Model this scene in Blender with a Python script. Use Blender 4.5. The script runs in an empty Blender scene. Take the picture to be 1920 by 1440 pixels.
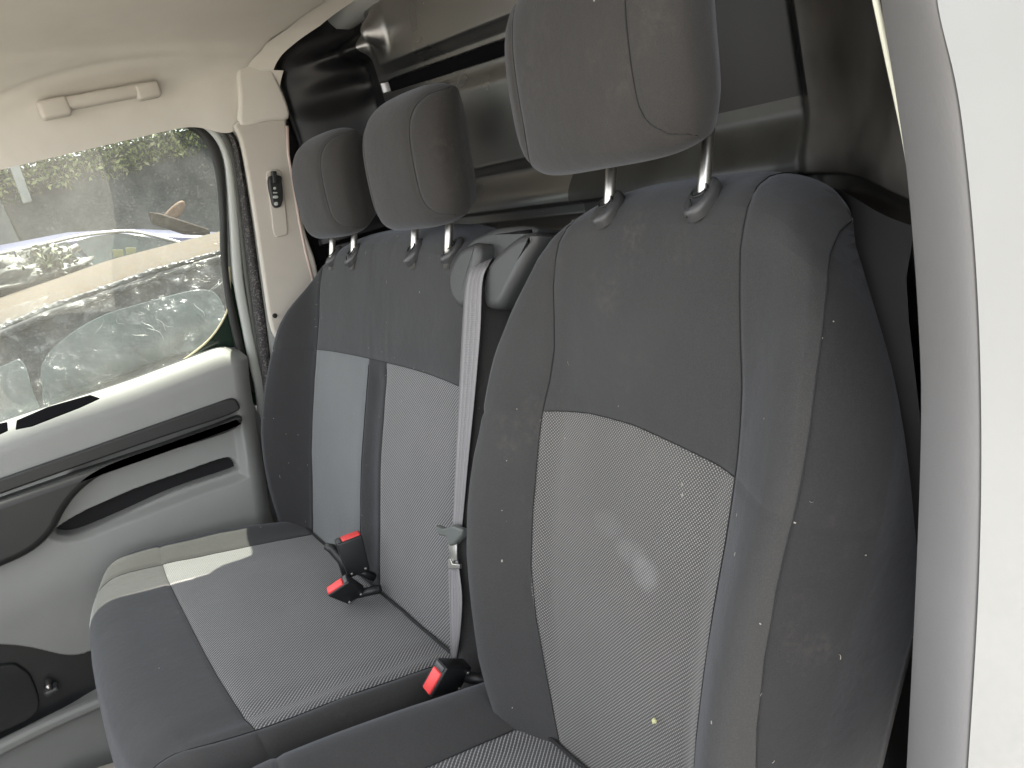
import bpy, bmesh, math, random
import numpy as np
from mathutils import Vector, Matrix, noise as mnoise
random.seed(7)
scene = bpy.context.scene
col = scene.collection
# ------------------------------------------------------------------ camera
CAM = np.array([0.3475, 1.0368, 1.0822]); YAW, PITCH, ROLL, FPX = -2.07728, -.30876, -.282235, 1458.
_f = np.array([math.cos(PITCH)*math.cos(YAW), math.cos(PITCH)*math.sin(YAW), math.sin(PITCH)])
_r = np.cross(_f, [0, 0, 1]); _r /= np.linalg.norm(_r); _u = np.cross(_r, _f)
_r, _u = math.cos(ROLL)*_r + math.sin(ROLL)*_u, -math.sin(ROLL)*_r + math.cos(ROLL)*_u
cd = bpy.data.cameras.new('camera'); cam = bpy.data.objects.new('camera', cd); col.objects.link(cam)
cd.sensor_width = 36; cd.lens = FPX/1920*36; cd.clip_start = .02; cd.clip_end = 500
cam.matrix_world = Matrix(((_r[0], _u[0], -_f[0], CAM[0]), (_r[1], _u[1], -_f[1], CAM[1]), (_r[2], _u[2], -_f[2], CAM[2]), (0, 0, 0, 1)))
scene.camera = cam
# ------------------------------------------------------------------ light
SUN_TRAVEL = Vector((.285, .255, -.79)).normalized()
to_sun = -SUN_TRAVEL
elev = math.asin(to_sun.z); az = math.atan2(to_sun.x, to_sun.y)
w = bpy.data.worlds.new("World"); scene.world = w; w.use_nodes = True
nt = w.node_tree; sky = nt.nodes.new('ShaderNodeTexSky'); sky.sky_type = 'NISHITA'; sky.sun_disc = False
sky.sun_elevation = elev; sky.sun_rotation = az; sky.dust_density = 2.0; sky.ozone_density = .6
bg = nt.nodes['Background']; hsv = nt.nodes.new('ShaderNodeHueSaturation'); hsv.inputs['Saturation'].default_value = .12; nt.links.new(sky.outputs[0], hsv.inputs['Color']); nt.links.new(hsv.outputs[0], bg.inputs[0]); bg.inputs[1].default_value = .15
sd = bpy.data.lights.new('sun', 'SUN'); sd.energy = 4.7; sd.angle = math.radians(.53); sd.color = (1, .92, .80)
so = bpy.data.objects.new('sun', sd); col.objects.link(so)
so.rotation_euler = SUN_TRAVEL.to_track_quat('-Z', 'Y').to_euler(); so.location = (-3, -4, 9)
scene.view_settings.view_transform = 'Standard'; scene.view_settings.look = 'None'
scene.view_settings.exposure = 2.68; scene.view_settings.gamma = 1
scene.cycles.max_bounces = 10; scene.cycles.diffuse_bounces = 6; scene.cycles.transparent_max_bounces = 16

# ------------------------------------------------------------------ helpers
def ray(px, py):
    return _f + _r*(px-960)/FPX - _u*(py-720)/FPX
def onplane(px, py, p0, n):
    d = ray(px, py); n = np.array(n, float); t = ((np.array(p0, float)-CAM) @ n)/(d @ n); return CAM + d*t
def Yp(px, py, y): return onplane(px, py, (0, y, 0), (0, 1, 0))
TILT = np.array((0, 1, -.138))
def Tp(px, py, y): return onplane(px, py, (0, y, .8), TILT)      # the window plane leans in towards the roof
def Xp(px, py, x): return onplane(px, py, (x, 0, 0), (1, 0, 0))
def Zp(px, py, z): return onplane(px, py, (0, 0, z), (0, 0, 1))
def link(o, parent=None):
    col.objects.link(o)
    if parent: o.parent = parent
    return o
def mesh(name, verts, faces, m, parent=None, smooth=True, uv=None, loc=None):
    me = bpy.data.meshes.new(name); me.from_pydata([tuple(map(float, v)) for v in verts], [], faces); me.update()
    if uv is not None:
        l = me.uv_layers.new(name='UVMap')
        idx = np.empty(len(me.loops), dtype=np.int32); me.loops.foreach_get('vertex_index', idx)
        l.data.foreach_set('uv', np.asarray(uv, dtype=np.float32)[idx].ravel())
    if smooth: me.polygons.foreach_set('use_smooth', [True]*len(me.polygons))
    if m: me.materials.append(m)
    o = bpy.data.objects.new(name, me); return link(o, parent)
def thing(name, label, cat, loc=(0, 0, 0), group=None):
    o = bpy.data.objects.new(name, None); o.empty_display_size = .05; link(o); o['label'] = label; o['category'] = cat
    if group: o['group'] = group
    return o
def tag(o, label, cat, group=None, kind=None):
    if label: o['label'] = label
    if cat: o['category'] = cat
    if group: o['group'] = group
    if kind: o['kind'] = kind
    return o
def sm(a, b, x):
    t = np.clip((x-a)/(b-a), 0, 1); return t*t*(3-2*t)
def spline(pts, n=8, closed=False):
    P = [np.array(p, float) for p in pts]; out = []; N = len(P)
    for i in range(N if closed else N-1):
        if closed: p0, p1, p2, p3 = P[i-1], P[i], P[(i+1) % N], P[(i+2) % N]
        else: p0, p1, p2, p3 = P[max(i-1, 0)], P[i], P[i+1], P[min(i+2, N-1)]
        for k in range(n):
            t = k/n; out.append(.5*((2*p1)+(-p0+p2)*t+(2*p0-5*p1+4*p2-p3)*t*t+(-p0+3*p1-3*p2+p3)*t**3))
    if not closed: out.append(P[-1])
    return out
def tube(name, pts, rad, m, parent=None, seg=8, flat=None):
    pts = [np.array(p, float) for p in pts]; V = []; F = []; n = len(pts); prev = None
    for i, p in enumerate(pts):
        d = pts[min(i+1, n-1)]-pts[max(i-1, 0)]; d /= np.linalg.norm(d)+1e-9
        a = np.cross(d, [0.01, .02, 1]) if prev is None else prev-d*(prev @ d)
        if np.linalg.norm(a) < 1e-4: a = np.cross(d, [1, 0, 0])
        a /= np.linalg.norm(a); prev = a; b = np.cross(d, a)
        rr = rad[i] if hasattr(rad, '__len__') else rad
        for k in range(seg):
            t = 2*math.pi*k/seg; V.append(p+rr*(math.cos(t)*a+math.sin(t)*b))
    for i in range(n-1):
        for k in range(seg):
            F.append((i*seg+k, i*seg+(k+1) % seg, (i+1)*seg+(k+1) % seg, (i+1)*seg+k))
    F.append(tuple(range(seg))[::-1]); F.append(tuple((n-1)*seg+k for k in range(seg)))
    return mesh(name, V, F, m, parent)
def prism(name, poly, nrm, depth, bev, m, parent=None, steps=3, back=True):
    """closed planar outline (3-D points) given real thickness along nrm with a rounded front edge"""
    P = np.array(poly, float); nrm = np.array(nrm, float); nrm /= np.linalg.norm(nrm); n = len(P)
    c = P.mean(0); d = np.roll(P, -1, 0)-np.roll(P, 1, 0)
    out = np.cross(d, nrm); out /= (np.linalg.norm(out, axis=1)[:, None]+1e-9)
    A = 0.5*sum(np.dot(np.cross(P[i]-c, P[(i+1) % n]-c), nrm) for i in range(n))
    if A < 0: out = -out
    rings = [P - out*0 + nrm*0]
    rings.append(P+nrm*(depth-bev))
    for k in range(1, steps+1):
        a = math.pi/2*k/steps; rings.append(P-out*bev*(1-math.cos(a))+nrm*(depth-bev+bev*math.sin(a)))
    V = np.concatenate(rings); F = []
    for r_ in range(len(rings)-1):
        for i in range(n):
            j = (i+1) % n; F.append((r_*n+i, r_*n+j, (r_+1)*n+j, (r_+1)*n+i))
    F.append(tuple((len(rings)-1)*n+i for i in range(n)))
    if back: F.append(tuple(range(n))[::-1])
    o = mesh(name, V, F, m, parent, smooth=False)
    bm = bmesh.new(); bm.from_mesh(o.data); bmesh.ops.recalc_face_normals(bm, faces=bm.faces)
    for f in bm.faces:
        f.smooth = len(f.verts) == 4
    for e in bm.edges:
        if len(e.link_faces) == 2 and e.calc_face_angle(0) > .9: e.smooth = False
    bm.to_mesh(o.data); bm.free(); return o
def rbox(name, c, ax, ay, az, size, bev, m, parent=None, seg=3, taper=1.0):
    """rounded box; ax, ay, az = its own axes, size = full extents"""
    bm = bmesh.new(); bmesh.ops.create_cube(bm, size=1)
    for v in bm.verts:
        k = taper if v.co.z < 0 else 1.0
        v.co = Vector((v.co.x*size[0]*k, v.co.y*size[1]*k, v.co.z*size[2]))
    bmesh.ops.bevel(bm, geom=list(bm.edges), offset=bev, segments=seg, profile=.5, affect='EDGES')
    M = Matrix((tuple(ax), tuple(ay), tuple(az))).transposed()
    for v in bm.verts: v.co = M @ v.co + Vector(tuple(c))
    bmesh.ops.recalc_face_normals(bm, faces=bm.faces)
    me = bpy.data.meshes.new(name); bm.to_mesh(me); bm.free()
    me.polygons.foreach_set('use_smooth', [True]*len(me.polygons)); me.materials.append(m)
    return link(bpy.data.objects.new(name, me), parent)
def grid(name, fn, us, vs, m, parent=None, uvf=None):
    V = [fn(a, b) for b in vs for a in us]; n = len(us)
    F = [(j*n+i, j*n+i+1, (j+1)*n+i+1, (j+1)*n+i) for j in range(len(vs)-1) for i in range(n-1)]
    return mesh(name, V, F, m, parent, uv=[(a, b) for b in vs for a in us] if uvf is None else [uvf(a, b) for b in vs for a in us])

# ------------------------------------------------------------------ materials
class NB:
    def __init__(s, name):
        s.m = bpy.data.materials.new(name); s.m.use_nodes = True; s.t = s.m.node_tree
        s.b = s.t.nodes['Principled BSDF']; s.out = s.t.nodes['Material Output']
        s.tc = s.t.nodes.new('ShaderNodeTexCoord')
    def n(s, typ, **kw):
        o = s.t.nodes.new(typ)
        for k, v in kw.items(): setattr(o, k, v)
        return o
    def l(s, a, b): s.t.links.new(a, b)
    def noise(s, scale, detail=4, rough=.6, coord='Object', vec=None, dist=0):
        o = s.n('ShaderNodeTexNoise'); o.inputs['Scale'].default_value = scale; o.inputs['Detail'].default_value = detail
        o.inputs['Roughness'].default_value = rough; o.inputs['Distortion'].default_value = dist
        s.l(vec or s.tc.outputs[coord], o.inputs['Vector']); return o.outputs['Fac']
    def vor(s, scale, feature='F1', out='Distance', rnd=1, vec=None):
        o = s.n('ShaderNodeTexVoronoi', feature=feature); o.inputs['Scale'].default_value = scale; o.inputs['Randomness'].default_value = rnd
        s.l(vec or s.tc.outputs['Object'], o.inputs['Vector']); return o.outputs[out]
    def ramp(s, fac, p0, p1, c0=(0, 0, 0, 1), c1=(1, 1, 1, 1), interp='LINEAR'):
        o = s.n('ShaderNodeValToRGB'); o.color_ramp.interpolation = interp
        e = o.color_ramp.elements; e[0].position = p0; e[1].position = p1; e[0].color = c0; e[1].color = c1
        s.l(fac, o.inputs[0]); return o.outputs[0]
    def mix(s, fac, a, b, blend='MIX'):
        o = s.n('ShaderNodeMix', data_type='RGBA', blend_type=blend)
        for v, i in ((fac, 0), (a, 6), (b, 7)):
            if hasattr(v, 'node'): s.l(v, o.inputs[i])
            elif i == 0: o.inputs[0].default_value = v
            else: o.inputs[i].default_value = (*v[:3], 1)
        return o.outputs[2]
    def math(s, op, a, b=0, c=None):
        o = s.n('ShaderNodeMath', operation=op)
        for i, v in enumerate((a, b) if c is None else (a, b, c)):
            if hasattr(v, 'node'): s.l(v, o.inputs[i])
            else: o.inputs[i].default_value = v
        return o.outputs[0]
    def mapping(s, scale, coord='Object', rot=(0, 0, 0)):
        o = s.n('ShaderNodeMapping'); o.inputs['Scale'].default_value = scale; o.inputs['Rotation'].default_value = rot
        s.l(s.tc.outputs[coord], o.inputs['Vector']); return o.outputs[0]
    def bump(s, h, strength, dist, prev=None):
        o = s.n('ShaderNodeBump'); o.inputs['Strength'].default_value = strength; o.inputs['Distance'].default_value = dist
        s.l(h, o.inputs['Height'])
        if prev: s.l(prev, o.inputs['Normal'])
        s.l(o.outputs[0], s.b.inputs['Normal']); return o.outputs[0]
    def col(s, v):
        if hasattr(v, 'node'): s.l(v, s.b.inputs['Base Color'])
        else: s.b.inputs['Base Color'].default_value = (*v, 1)
    def set(s, **kw):
        for k, v in kw.items(): s.b.inputs[k.replace('_', ' ')].default_value = v
        return s
def plain(name, c, rough=.5, metal=0, bump=0, bscale=400, var=.12, spec=.5, vscale=6, coat=0):
    b = NB(name); b.set(Roughness=rough, Metallic=metal, Coat_Weight=coat); b.b.inputs['Specular IOR Level'].default_value = spec
    f = b.noise(vscale, 5); b.col(b.mix(b.ramp(f, .35, .7), tuple(x*(1-var) for x in c), tuple(min(1, x*(1+var)) for x in c)))
    b.l(b.math('MULTIPLY_ADD', f, .2, rough-.1), b.b.inputs['Roughness'])
    if bump: b.bump(b.noise(bscale, 2), bump, .0006)
    return b.m
def lint(b, base, amount=.8, size=.22):
    """scattered crumbs, lint and rubbed stains on a dark surface"""
    mp = b.mapping((1, 1.6, .8)); d = b.vor(42, vec=mp); cc = b.vor(42, out='Color', vec=mp)
    sp = b.n('ShaderNodeSeparateColor'); b.l(cc, sp.inputs[0])
    on = b.math('MULTIPLY', b.math('GREATER_THAN', sp.outputs[0], .62), b.math('GREATER_THAN', b.noise(7, 2), .53))
    rad = b.math('MULTIPLY', sp.outputs[1], .085*size/.22)
    dot = b.math('MULTIPLY', b.math('LESS_THAN', d, rad), on)
    c1 = b.mix(b.math('MULTIPLY', dot, amount), base, (.34, .32, .29))
    st = b.ramp(b.noise(9, 6, .65), .56, .8); fine = b.ramp(b.noise(120, 3), .42, .62)
    return b.mix(b.math('MULTIPLY', b.math('MULTIPLY', st, fine), .11), c1, (.25, .22, .19))
def fabric(name, c, lintamt=.8):
    b = NB(name); f = b.noise(5, 5); fine = b.noise(900, 2)
    base = b.mix(b.ramp(f, .3, .75), tuple(x*.86 for x in c), tuple(x*1.16 for x in c))
    base = b.mix(b.math('MULTIPLY', b.ramp(fine, .4, .65), .35), base, tuple(x*1.7 for x in c))
    b.col(lint(b, base, lintamt)); b.set(Roughness=.92); b.b.inputs['Specular IOR Level'].default_value = .25
    b.set(Sheen_Weight=.18, Sheen_Roughness=.45); b.b.inputs['Sheen Tint'].default_value = (.75, .8, .9, 1)
    n1 = b.bump(b.noise(1100, 2), .35, .0008); b.bump(b.noise(26, 3), .25, .005, n1); return b.m
def knit(name, dark, light, p=.0032, q=.0032, contrast=1., rot=0, rib=.5):
    b = NB(name); mp = b.mapping((1, 1, 1), 'UV', (0, 0, rot)); s = b.n('ShaderNodeSeparateXYZ'); b.l(mp, s.inputs[0])
    jit = b.noise(300, 2, coord='UV')
    cx = b.math('COSINE', b.math('ADD', b.math('MULTIPLY', s.outputs[0], math.pi/p), b.math('MULTIPLY', jit, .5)))
    cy = b.math('COSINE', b.math('ADD', b.math('MULTIPLY', s.outputs[1], math.pi/q), b.math('MULTIPLY', jit, .4)))
    if rib != .5:
        A1 = b.math('MULTIPLY', s.outputs[0], math.pi/p); B1 = b.math('MULTIPLY', s.outputs[1], math.pi/q); jt = b.math('MULTIPLY', jit, .6)
        pr = b.math('ADD', b.math('MULTIPLY', b.math('COSINE', b.math('ADD', b.math('ADD', A1, B1), jt)), 1-rib), b.math('MULTIPLY', b.math('COSINE', b.math('ADD', b.math('SUBTRACT', A1, B1), jt)), rib))
    else: pr = b.math('MULTIPLY', cx, cy)
    h = b.ramp(pr, .15, .7)
    big = b.noise(7, 5)
    dk = b.mix(big, tuple(x*.8 for x in dark), tuple(x*1.25 for x in dark)); lt = b.mix(big, tuple(x*.85 for x in light), tuple(x*1.15 for x in light))
    base = b.mix(b.math('MULTIPLY', h, contrast), dk, lt)
    if name == 'honeycomb_knit':
        for (u0, v0, ru, rv, am) in ((.465, .257, .024, .022, .19), (.440, .272, .030, .018, .12), (.400, .292, .030, .018, .07)):
            sv = b.n('ShaderNodeSeparateXYZ'); b.l(b.tc.outputs['UV'], sv.inputs[0])
            dd = b.math('ADD', b.math('POWER', b.math('MULTIPLY', b.math('SUBTRACT', sv.outputs[0], u0), 1/ru), 2.0), b.math('POWER', b.math('MULTIPLY', b.math('SUBTRACT', sv.outputs[1], v0), 1/rv), 2.0))
            mk = b.math('MULTIPLY', b.ramp(dd, .0, 1., (1, 1, 1, 1), (0, 0, 0, 1), 'EASE'), am); base = b.mix(b.math('MULTIPLY', mk, b.ramp(b.noise(60, 3), .3, .7, (.6, .6, .6, 1))), base, (.33, .34, .34))
    b.col(lint(b, base, .7, .2)); b.set(Roughness=.85, Sheen_Weight=.25); b.b.inputs['Specular IOR Level'].default_value = .3
    b.bump(h, .55, .0009); return b.m
M = {}
M['fab'] = fabric('charcoal_cloth', (.036, .0358, .0355))
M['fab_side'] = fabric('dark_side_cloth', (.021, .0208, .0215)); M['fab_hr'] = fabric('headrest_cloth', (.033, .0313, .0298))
M['knit'] = knit('honeycomb_knit', (.05, .049, .047), (.26, .255, .245), .0020, .0020)
M['knit2'] = knit('ribbed_knit', (.045, .046, .048), (.25, .25, .252), .0030, .0030, 1., 0, .8)
M['knit3'] = knit('fine_grey_knit', (.095, .102, .107), (.13, .138, .143), .0014, .0014, .6)
M['thread'] = plain('seam_thread', (.012, .012, .013), .9, var=.2)
M['chrome'] = plain('steel_post', (.58, .57, .54), .36, 1, var=.05)
M['blackpl'] = plain('black_plastic', (.013, .014, .015), .42, bump=.4, bscale=1500)
M['greypl'] = plain('grey_guide_plastic', (.055, .056, .058), .33, bump=.3, bscale=1600)
M['retr'] = plain('housing_plastic', (.045, .047, .048), .42, bump=.3, bscale=1600)
M['charcoal'] = plain('charcoal_trim_plastic', (.014, .0145, .014), .5, bump=.5, bscale=1200)
M['doorgrey'] = plain('grey_door_plastic', (.228, .234, .224), .55, bump=.7, bscale=900, var=.05)
M['beige'] = plain('beige_trim_plastic', (.47, .44, .392), .62, bump=.35, bscale=1200, var=.04)
M['red'] = plain('red_button', (.72, .055, .055), .4, var=.06)
M['white'] = plain('white_body_paint', (.27, .28, .278), .35, var=.03, coat=.4, vscale=3)
M['whitein'] = plain('white_inner_paint', (.42, .44, .42), .35, var=.05)
M['screw'] = plain('dark_screw', (.03, .03, .03), .4, .6)
M['floor'] = plain('floor_mat_rubber', (.02, .021, .022), .7, bump=.8, bscale=200)
def mk_headliner():
    b = NB('headliner_felt'); c = (.58, .555, .505); f = b.noise(3.2, 5, .6)
    base = b.mix(b.ramp(f, .35, .7), tuple(x*.93 for x in c), tuple(x*1.05 for x in c)); mk_ = b.ramp(b.noise(14, 6, .7), .56, .78); base = b.mix(b.math('MULTIPLY', mk_, .10), base, (.30, .27, .22)); b.col(base)
    b.set(Roughness=.95); b.b.inputs['Specular IOR Level'].default_value = .15; b.bump(b.noise(900, 2), .35, .0006); return b.m
M['headliner'] = mk_headliner()
def mk_bulk():
    b = NB('glossy_black_metal'); b.set(Metallic=.0, Roughness=.3, Coat_Weight=.1, Coat_Roughness=.15)
    b.b.inputs['Specular IOR Level'].default_value = 1.0; b.b.inputs['IOR'].default_value = 1.95
    d = b.ramp(b.noise(4, 3, .5), .4, .9); sp = b.vor(60); cc = b.vor(60, out='Color'); s = b.n('ShaderNodeSeparateColor'); b.l(cc, s.inputs[0])
    dots = b.math('MULTIPLY', b.math('LESS_THAN', sp, b.math('MULTIPLY', s.outputs[1], .09)), b.math('GREATER_THAN', s.outputs[0], .72))
    # dust lies on whatever faces up
    g = b.n('ShaderNodeNewGeometry'); sx = b.n('ShaderNodeSeparateXYZ'); b.l(g.outputs['Normal'], sx.inputs[0])
    up = b.ramp(sx.outputs[2], .15, .85)
    dust = b.math('ADD', b.math('MULTIPLY', d, .10), b.math('MULTIPLY', up, .15))
    base = b.mix(dust, (.006, .007, .008), (.26, .235, .205)); base = b.mix(b.math('MULTIPLY', dots, .8), base, (.4, .38, .35)); b.col(base)
    b.l(b.math('MULTIPLY_ADD', d, .15, .27), b.b.inputs['Roughness'])
    return b.m
M['bulk'] = mk_bulk(); M['bulk2'] = plain('gloss_black_paint', (.008, .008, .009), .33, var=.5, spec=.22); M['bulk3'] = plain('mottled_black_panel', (.045, .042, .038), .42, var=.6, spec=.6, vscale=9); M['bulk4'] = plain('ledge_reflection_black', (.03, .031, .028), .42, var=.4, spec=.5, vscale=9); M['recess'] = plain('matt_near_black', (.012, .012, .013), .75, spec=.2); M['void'] = plain('matt_black_slot', (.004, .004, .005), 1, spec=.05)
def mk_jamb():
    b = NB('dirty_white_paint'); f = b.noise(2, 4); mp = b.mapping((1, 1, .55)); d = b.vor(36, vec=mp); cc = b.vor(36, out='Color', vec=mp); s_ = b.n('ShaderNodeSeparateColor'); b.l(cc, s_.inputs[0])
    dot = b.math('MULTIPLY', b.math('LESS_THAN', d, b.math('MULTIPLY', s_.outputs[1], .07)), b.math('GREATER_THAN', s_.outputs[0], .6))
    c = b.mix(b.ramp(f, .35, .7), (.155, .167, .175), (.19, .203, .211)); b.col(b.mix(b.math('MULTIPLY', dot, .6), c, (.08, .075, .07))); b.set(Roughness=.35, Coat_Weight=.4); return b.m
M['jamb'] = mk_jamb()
def mk_seal():
    b = NB('dusty_rubber'); f = b.ramp(b.noise(260, 3), .52, .62); b.col(b.mix(b.math('MULTIPLY', f, .5), (.018, .017, .018), (.2, .18, .17)))
    b.set(Roughness=.75); b.bump(b.noise(200, 3), .5, .002); return b.m
M['seal'] = mk_seal()
M['rubber'] = plain('black_rubber', (.016, .017, .016), .6, var=.3)
M['pillar'] = plain('grey_pillar_plastic', (.175, .173, .173), .5, bump=.3, var=.06, vscale=4)
def mk_glass():
    b = NB('dusty_window_glass'); t = b.t
    tr = b.n('ShaderNodeBsdfTransparent'); tr.inputs[0].default_value = (.70, .73, .71, 1)
    gl = b.n('ShaderNodeBsdfGlossy'); gl.inputs['Roughness'].default_value = .02
    lw = b.n('ShaderNodeLayerWeight'); fr = b.math('MULTIPLY_ADD', b.math('POWER', lw.outputs['Facing'], 5.0), .45, .03)
    m1 = b.n('ShaderNodeMixShader'); b.l(fr, m1.inputs[0]); b.l(tr.outputs[0], m1.inputs[1]); b.l(gl.outputs[0], m1.inputs[2])
    df = b.n('ShaderNodeBsdfTranslucent'); df.inputs[0].default_value = (.8, .78, .72, 1)
    streak = b.noise(1, 4, .5, vec=b.mapping((9, 9, 6))); sp = b.ramp(b.noise(220, 2), .62, .7)
    fac = b.math('ADD', b.math('MULTIPLY', b.ramp(streak, .35, .8), .025), b.math('MULTIPLY', sp, .05)); fac = b.math('ADD', fac, .012)
    m2 = b.n('ShaderNodeMixShader'); b.l(fac, m2.inputs[0]); b.l(m1.outputs[0], m2.inputs[1]); b.l(df.outputs[0], m2.inputs[2])
    b.l(m2.outputs[0], b.out.inputs[0]); t.nodes.remove(b.b); return b.m
M['glass'] = mk_glass()

# ------------------------------------------------------------------ the setting outside
def mk_ground():
    b = NB('gravel_yard'); f = b.noise(.8, 6); g = b.vor(45)
    c = b.mix(f, (.30, .285, .26), (.42, .40, .36)); c = b.mix(b.ramp(g, .1, .6), c, (.09, .085, .08), 'MIX'); b.col(b.mix(.5, b.mix(f, (.30, .285, .26), (.40, .38, .34)), c))
    b.set(Roughness=.95); b.bump(g, .6, .02); return b.m
GZ = -.62
us = np.linspace(-60, 60, 61)
g = grid('ground', lambda a, b: (a, b, GZ + .01*mnoise.noise(Vector((a*.4, b*.4, 0)))), us, us, mk_ground()); g['kind'] = 'structure'
def mk_wall():
    b = NB('weathered_concrete'); f = b.noise(2.2, 8, .7); h = b.noise(9, 8, .7)
    c = b.mix(b.ramp(f, .38, .62), (.045, .048, .05), (.095, .10, .102)); c = b.mix(b.math('MULTIPLY', b.ramp(h, .5, .68), .45), c, (.13, .135, .135))
    b.col(c); b.set(Roughness=.9); b.bump(h, .6, .03); return b.m
def boxobj(name, x0, x1, y0, y1, z0, z1, m, parent=None, bev=.004):
    return rbox(name, ((x0+x1)/2, (y0+y1)/2, (z0+z1)/2), (1, 0, 0), (0, 1, 0), (0, 0, 1), (x1-x0, y1-y0, z1-z0), bev, m, parent, seg=2)
wy = -7.0
wall_m = mk_wall()
wl = boxobj('concrete_wall', -9, .165, wy-.25, wy, GZ-.05, 1.86, wall_m, bev=.02); tag(wl, 'dark weathered concrete wall with ivy spilling over its top, beyond the cars', 'wall')
w2 = boxobj('panel_wall', .168, 6, wy-.12, wy+.10, GZ-.05, 3.0, plain('grey_panel_render', (.11, .118, .12), .85, var=.08, vscale=2)); tag(w2, 'smooth pale grey panel wall at the left edge of the window', 'wall')
p0 = Yp(22, 298, wy+.2); p1 = Yp(52, 380, wy+.2)
ps = rbox('post', ((p0+p1)/2), (1, 0, 0), (0, 1, 0), tuple((p0-p1)/np.linalg.norm(p0-p1)), (.07, .06, np.linalg.norm(p0-p1)), .006, plain('galvanised_post', (.25, .26, .25), .5, var=.08)); tag(ps, 'short pale metal post fixed where the grey panel wall meets the ivy', 'post')
def leaves(name, n, boxfn, size, cols, parent=None, seed=1, flat=.5):
    rnd = random.Random(seed); V = []; F = []
    mats = [plain('leaf_%s' % k, c, .5, var=.3) for k, c in zip(('deep', 'mid', 'pale', 'dry'), cols)]
    mi = []
    for i in range(n):
        p = Vector(boxfn(rnd)); s = size*(.55+rnd.random()*.9)
        a = Vector((rnd.gauss(0, 1), rnd.gauss(0, 1), rnd.gauss(0, 1))).normalized(); b = a.orthogonal().normalized(); b = (Matrix.Rotation(rnd.random()*6.28, 3, a) @ b); c = a.cross(b)
        k = len(V); V += [p-b*s, p-c*s*.45+a*s*.15, p+b*s, p+c*s*.45+a*s*.15]; F.append((k, k+1, k+2)); F.append((k, k+2, k+3))
        q = rnd.choice([0, 0, 1, 1, 1, 2, 2, 3][:8]); mi += [q, q]
    o = mesh(name, V, F, None, parent, smooth=False)
    for m_ in mats: o.data.materials.append(m_)
    o.data.polygons.foreach_set('material_index', mi); o.data.update(); return o
def ivybox(r):
    x = r.uniform(-9, .2); d = abs(r.gauss(0, .25)); top = 1.83+.5*mnoise.noise(Vector((x*1.3, 0, 3)))+.1
    z = 1.72 + r.random()*(1.0) + .12*mnoise.noise(Vector((x*3, 2, 0))); return (x, wy+.12-r.random()*.5+(.1 if z < 2 else 0), z - .12*r.random()*(1 if x < -1.6 else 1))
iv = leaves('ivy_hedge', 80000, ivybox, .024, [(.06, .08, .03), (.13, .155, .05), (.26, .28, .12), (.30, .28, .18)], seed=3)
tag(iv, 'dense sunlit ivy and hedge foliage growing over the top of the concrete wall', 'hedge', kind='stuff')

def car(name, label, cx, yside, width, roofz, glass_z, length, paint, roofm, glassm, prof, tag_parts=True):
    """car parked parallel to the van; side nearest the van at y=yside.  prof = [(x, roof z)] along its length"""
    t = thing(name, label, 'car'); X = [p[0] for p in prof]; Z = [p[1] for p in prof]
    yc = yside-width/2; xs = np.linspace(X[0], X[-1], 90)
    belt = glass_z
    def zr(x): return np.interp(x, X, Z)
    sec = np.linspace(0, 1, 15)
    def body(a, b):
        # b runs around the section: sill -> belt -> roof -> belt -> sill
        zt = zr(a); endt = min(1, (a-X[0])/.5, (X[-1]-a)/.5); nar = .9+.1*math.sin(max(0, endt)*math.pi/2)
        hw = width/2*nar
        k = b*2 if b <= .5 else (1-b)*2; sg = 1 if b <= .5 else -1
        zs = GZ+.22
        if k < .4: u_ = k/.4; z = zs+(min(belt, zt)-zs)*u_; y = hw*(.95+.06*math.sin(u_*2.6))
        elif k < .72:
            u_ = (k-.4)/.32; zb = min(belt, zt); z = zb+(zt-.07-zb)*u_*(1 if zt > belt+.08 else 0); y = hw*(.98-.16*u_*(min(1, max(0, (zt-belt)/.35))))
        else:
            u_ = (k-.72)/.28; tum = .16*min(1, max(0, (zt-belt)/.35)); y0 = hw*(.98-tum); zb = zt-.07 if zt > belt+.08 else min(belt, zt)
            y = y0*math.cos(u_*math.pi/2)**.75 if u_ < 1 else 0; z = zb+(zt-zb)*math.sin(u_*math.pi/2)
        return (a, yc+sg*y, z)
    bs = sorted(set([round(v, 4) for v in list(np.linspace(0, .2, 6))+list(np.linspace(.2, .36, 6))+list(np.linspace(.36, .5, 10))+[1-v for v in list(np.linspace(0, .2, 6))+list(np.linspace(.2, .36, 6))+list(np.linspace(.36, .5, 10))]]))
    grid('body', body, xs, bs, paint, t)
    def side(x, z, off=.006):
        zt = zr(x); hw = width/2; tum = .16*min(1, max(0, (zt-belt)/.35)); u_ = (z-belt)/max(.05, zt-.07-belt); return np.array((x, yc+hw*(.98-tum*u_)+off, z))
    for wx in (X[0]+.8, X[-1]-.85):
        for sg in (1, -1):
            pr = [(.19, .0), (.30, .0), (.325, .02), (.33, .06), (.33, .14), (.325, .18), (.3, .2), (.19, .2)]
            V = []; F = []
            for i in range(28):
                an = i/28*2*math.pi
                for rr, yy in pr: V.append((wx+rr*math.cos(an), yc+sg*(width/2-.2+yy), GZ+.33+rr*math.sin(an)))
            for i in range(28):
                for k in range(7): F.append((i*8+k, i*8+k+1, ((i+1) % 28)*8+k+1, ((i+1) % 28)*8+k))
            wh = mesh('wheel', V, F, M['rubber'], t)
            V = [(wx, yc+sg*(width/2-.02), GZ+.33)]+[(wx+.19*math.cos(i/28*2*math.pi), yc+sg*(width/2-.01), GZ+.33+.19*math.sin(i/28*2*math.pi)) for i in range(28)]
            mesh('rim', V, [(0, 1+i, 1+(i+1) % 28) for i in range(28)], M['chrome'], wh)
    return t, side
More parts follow.
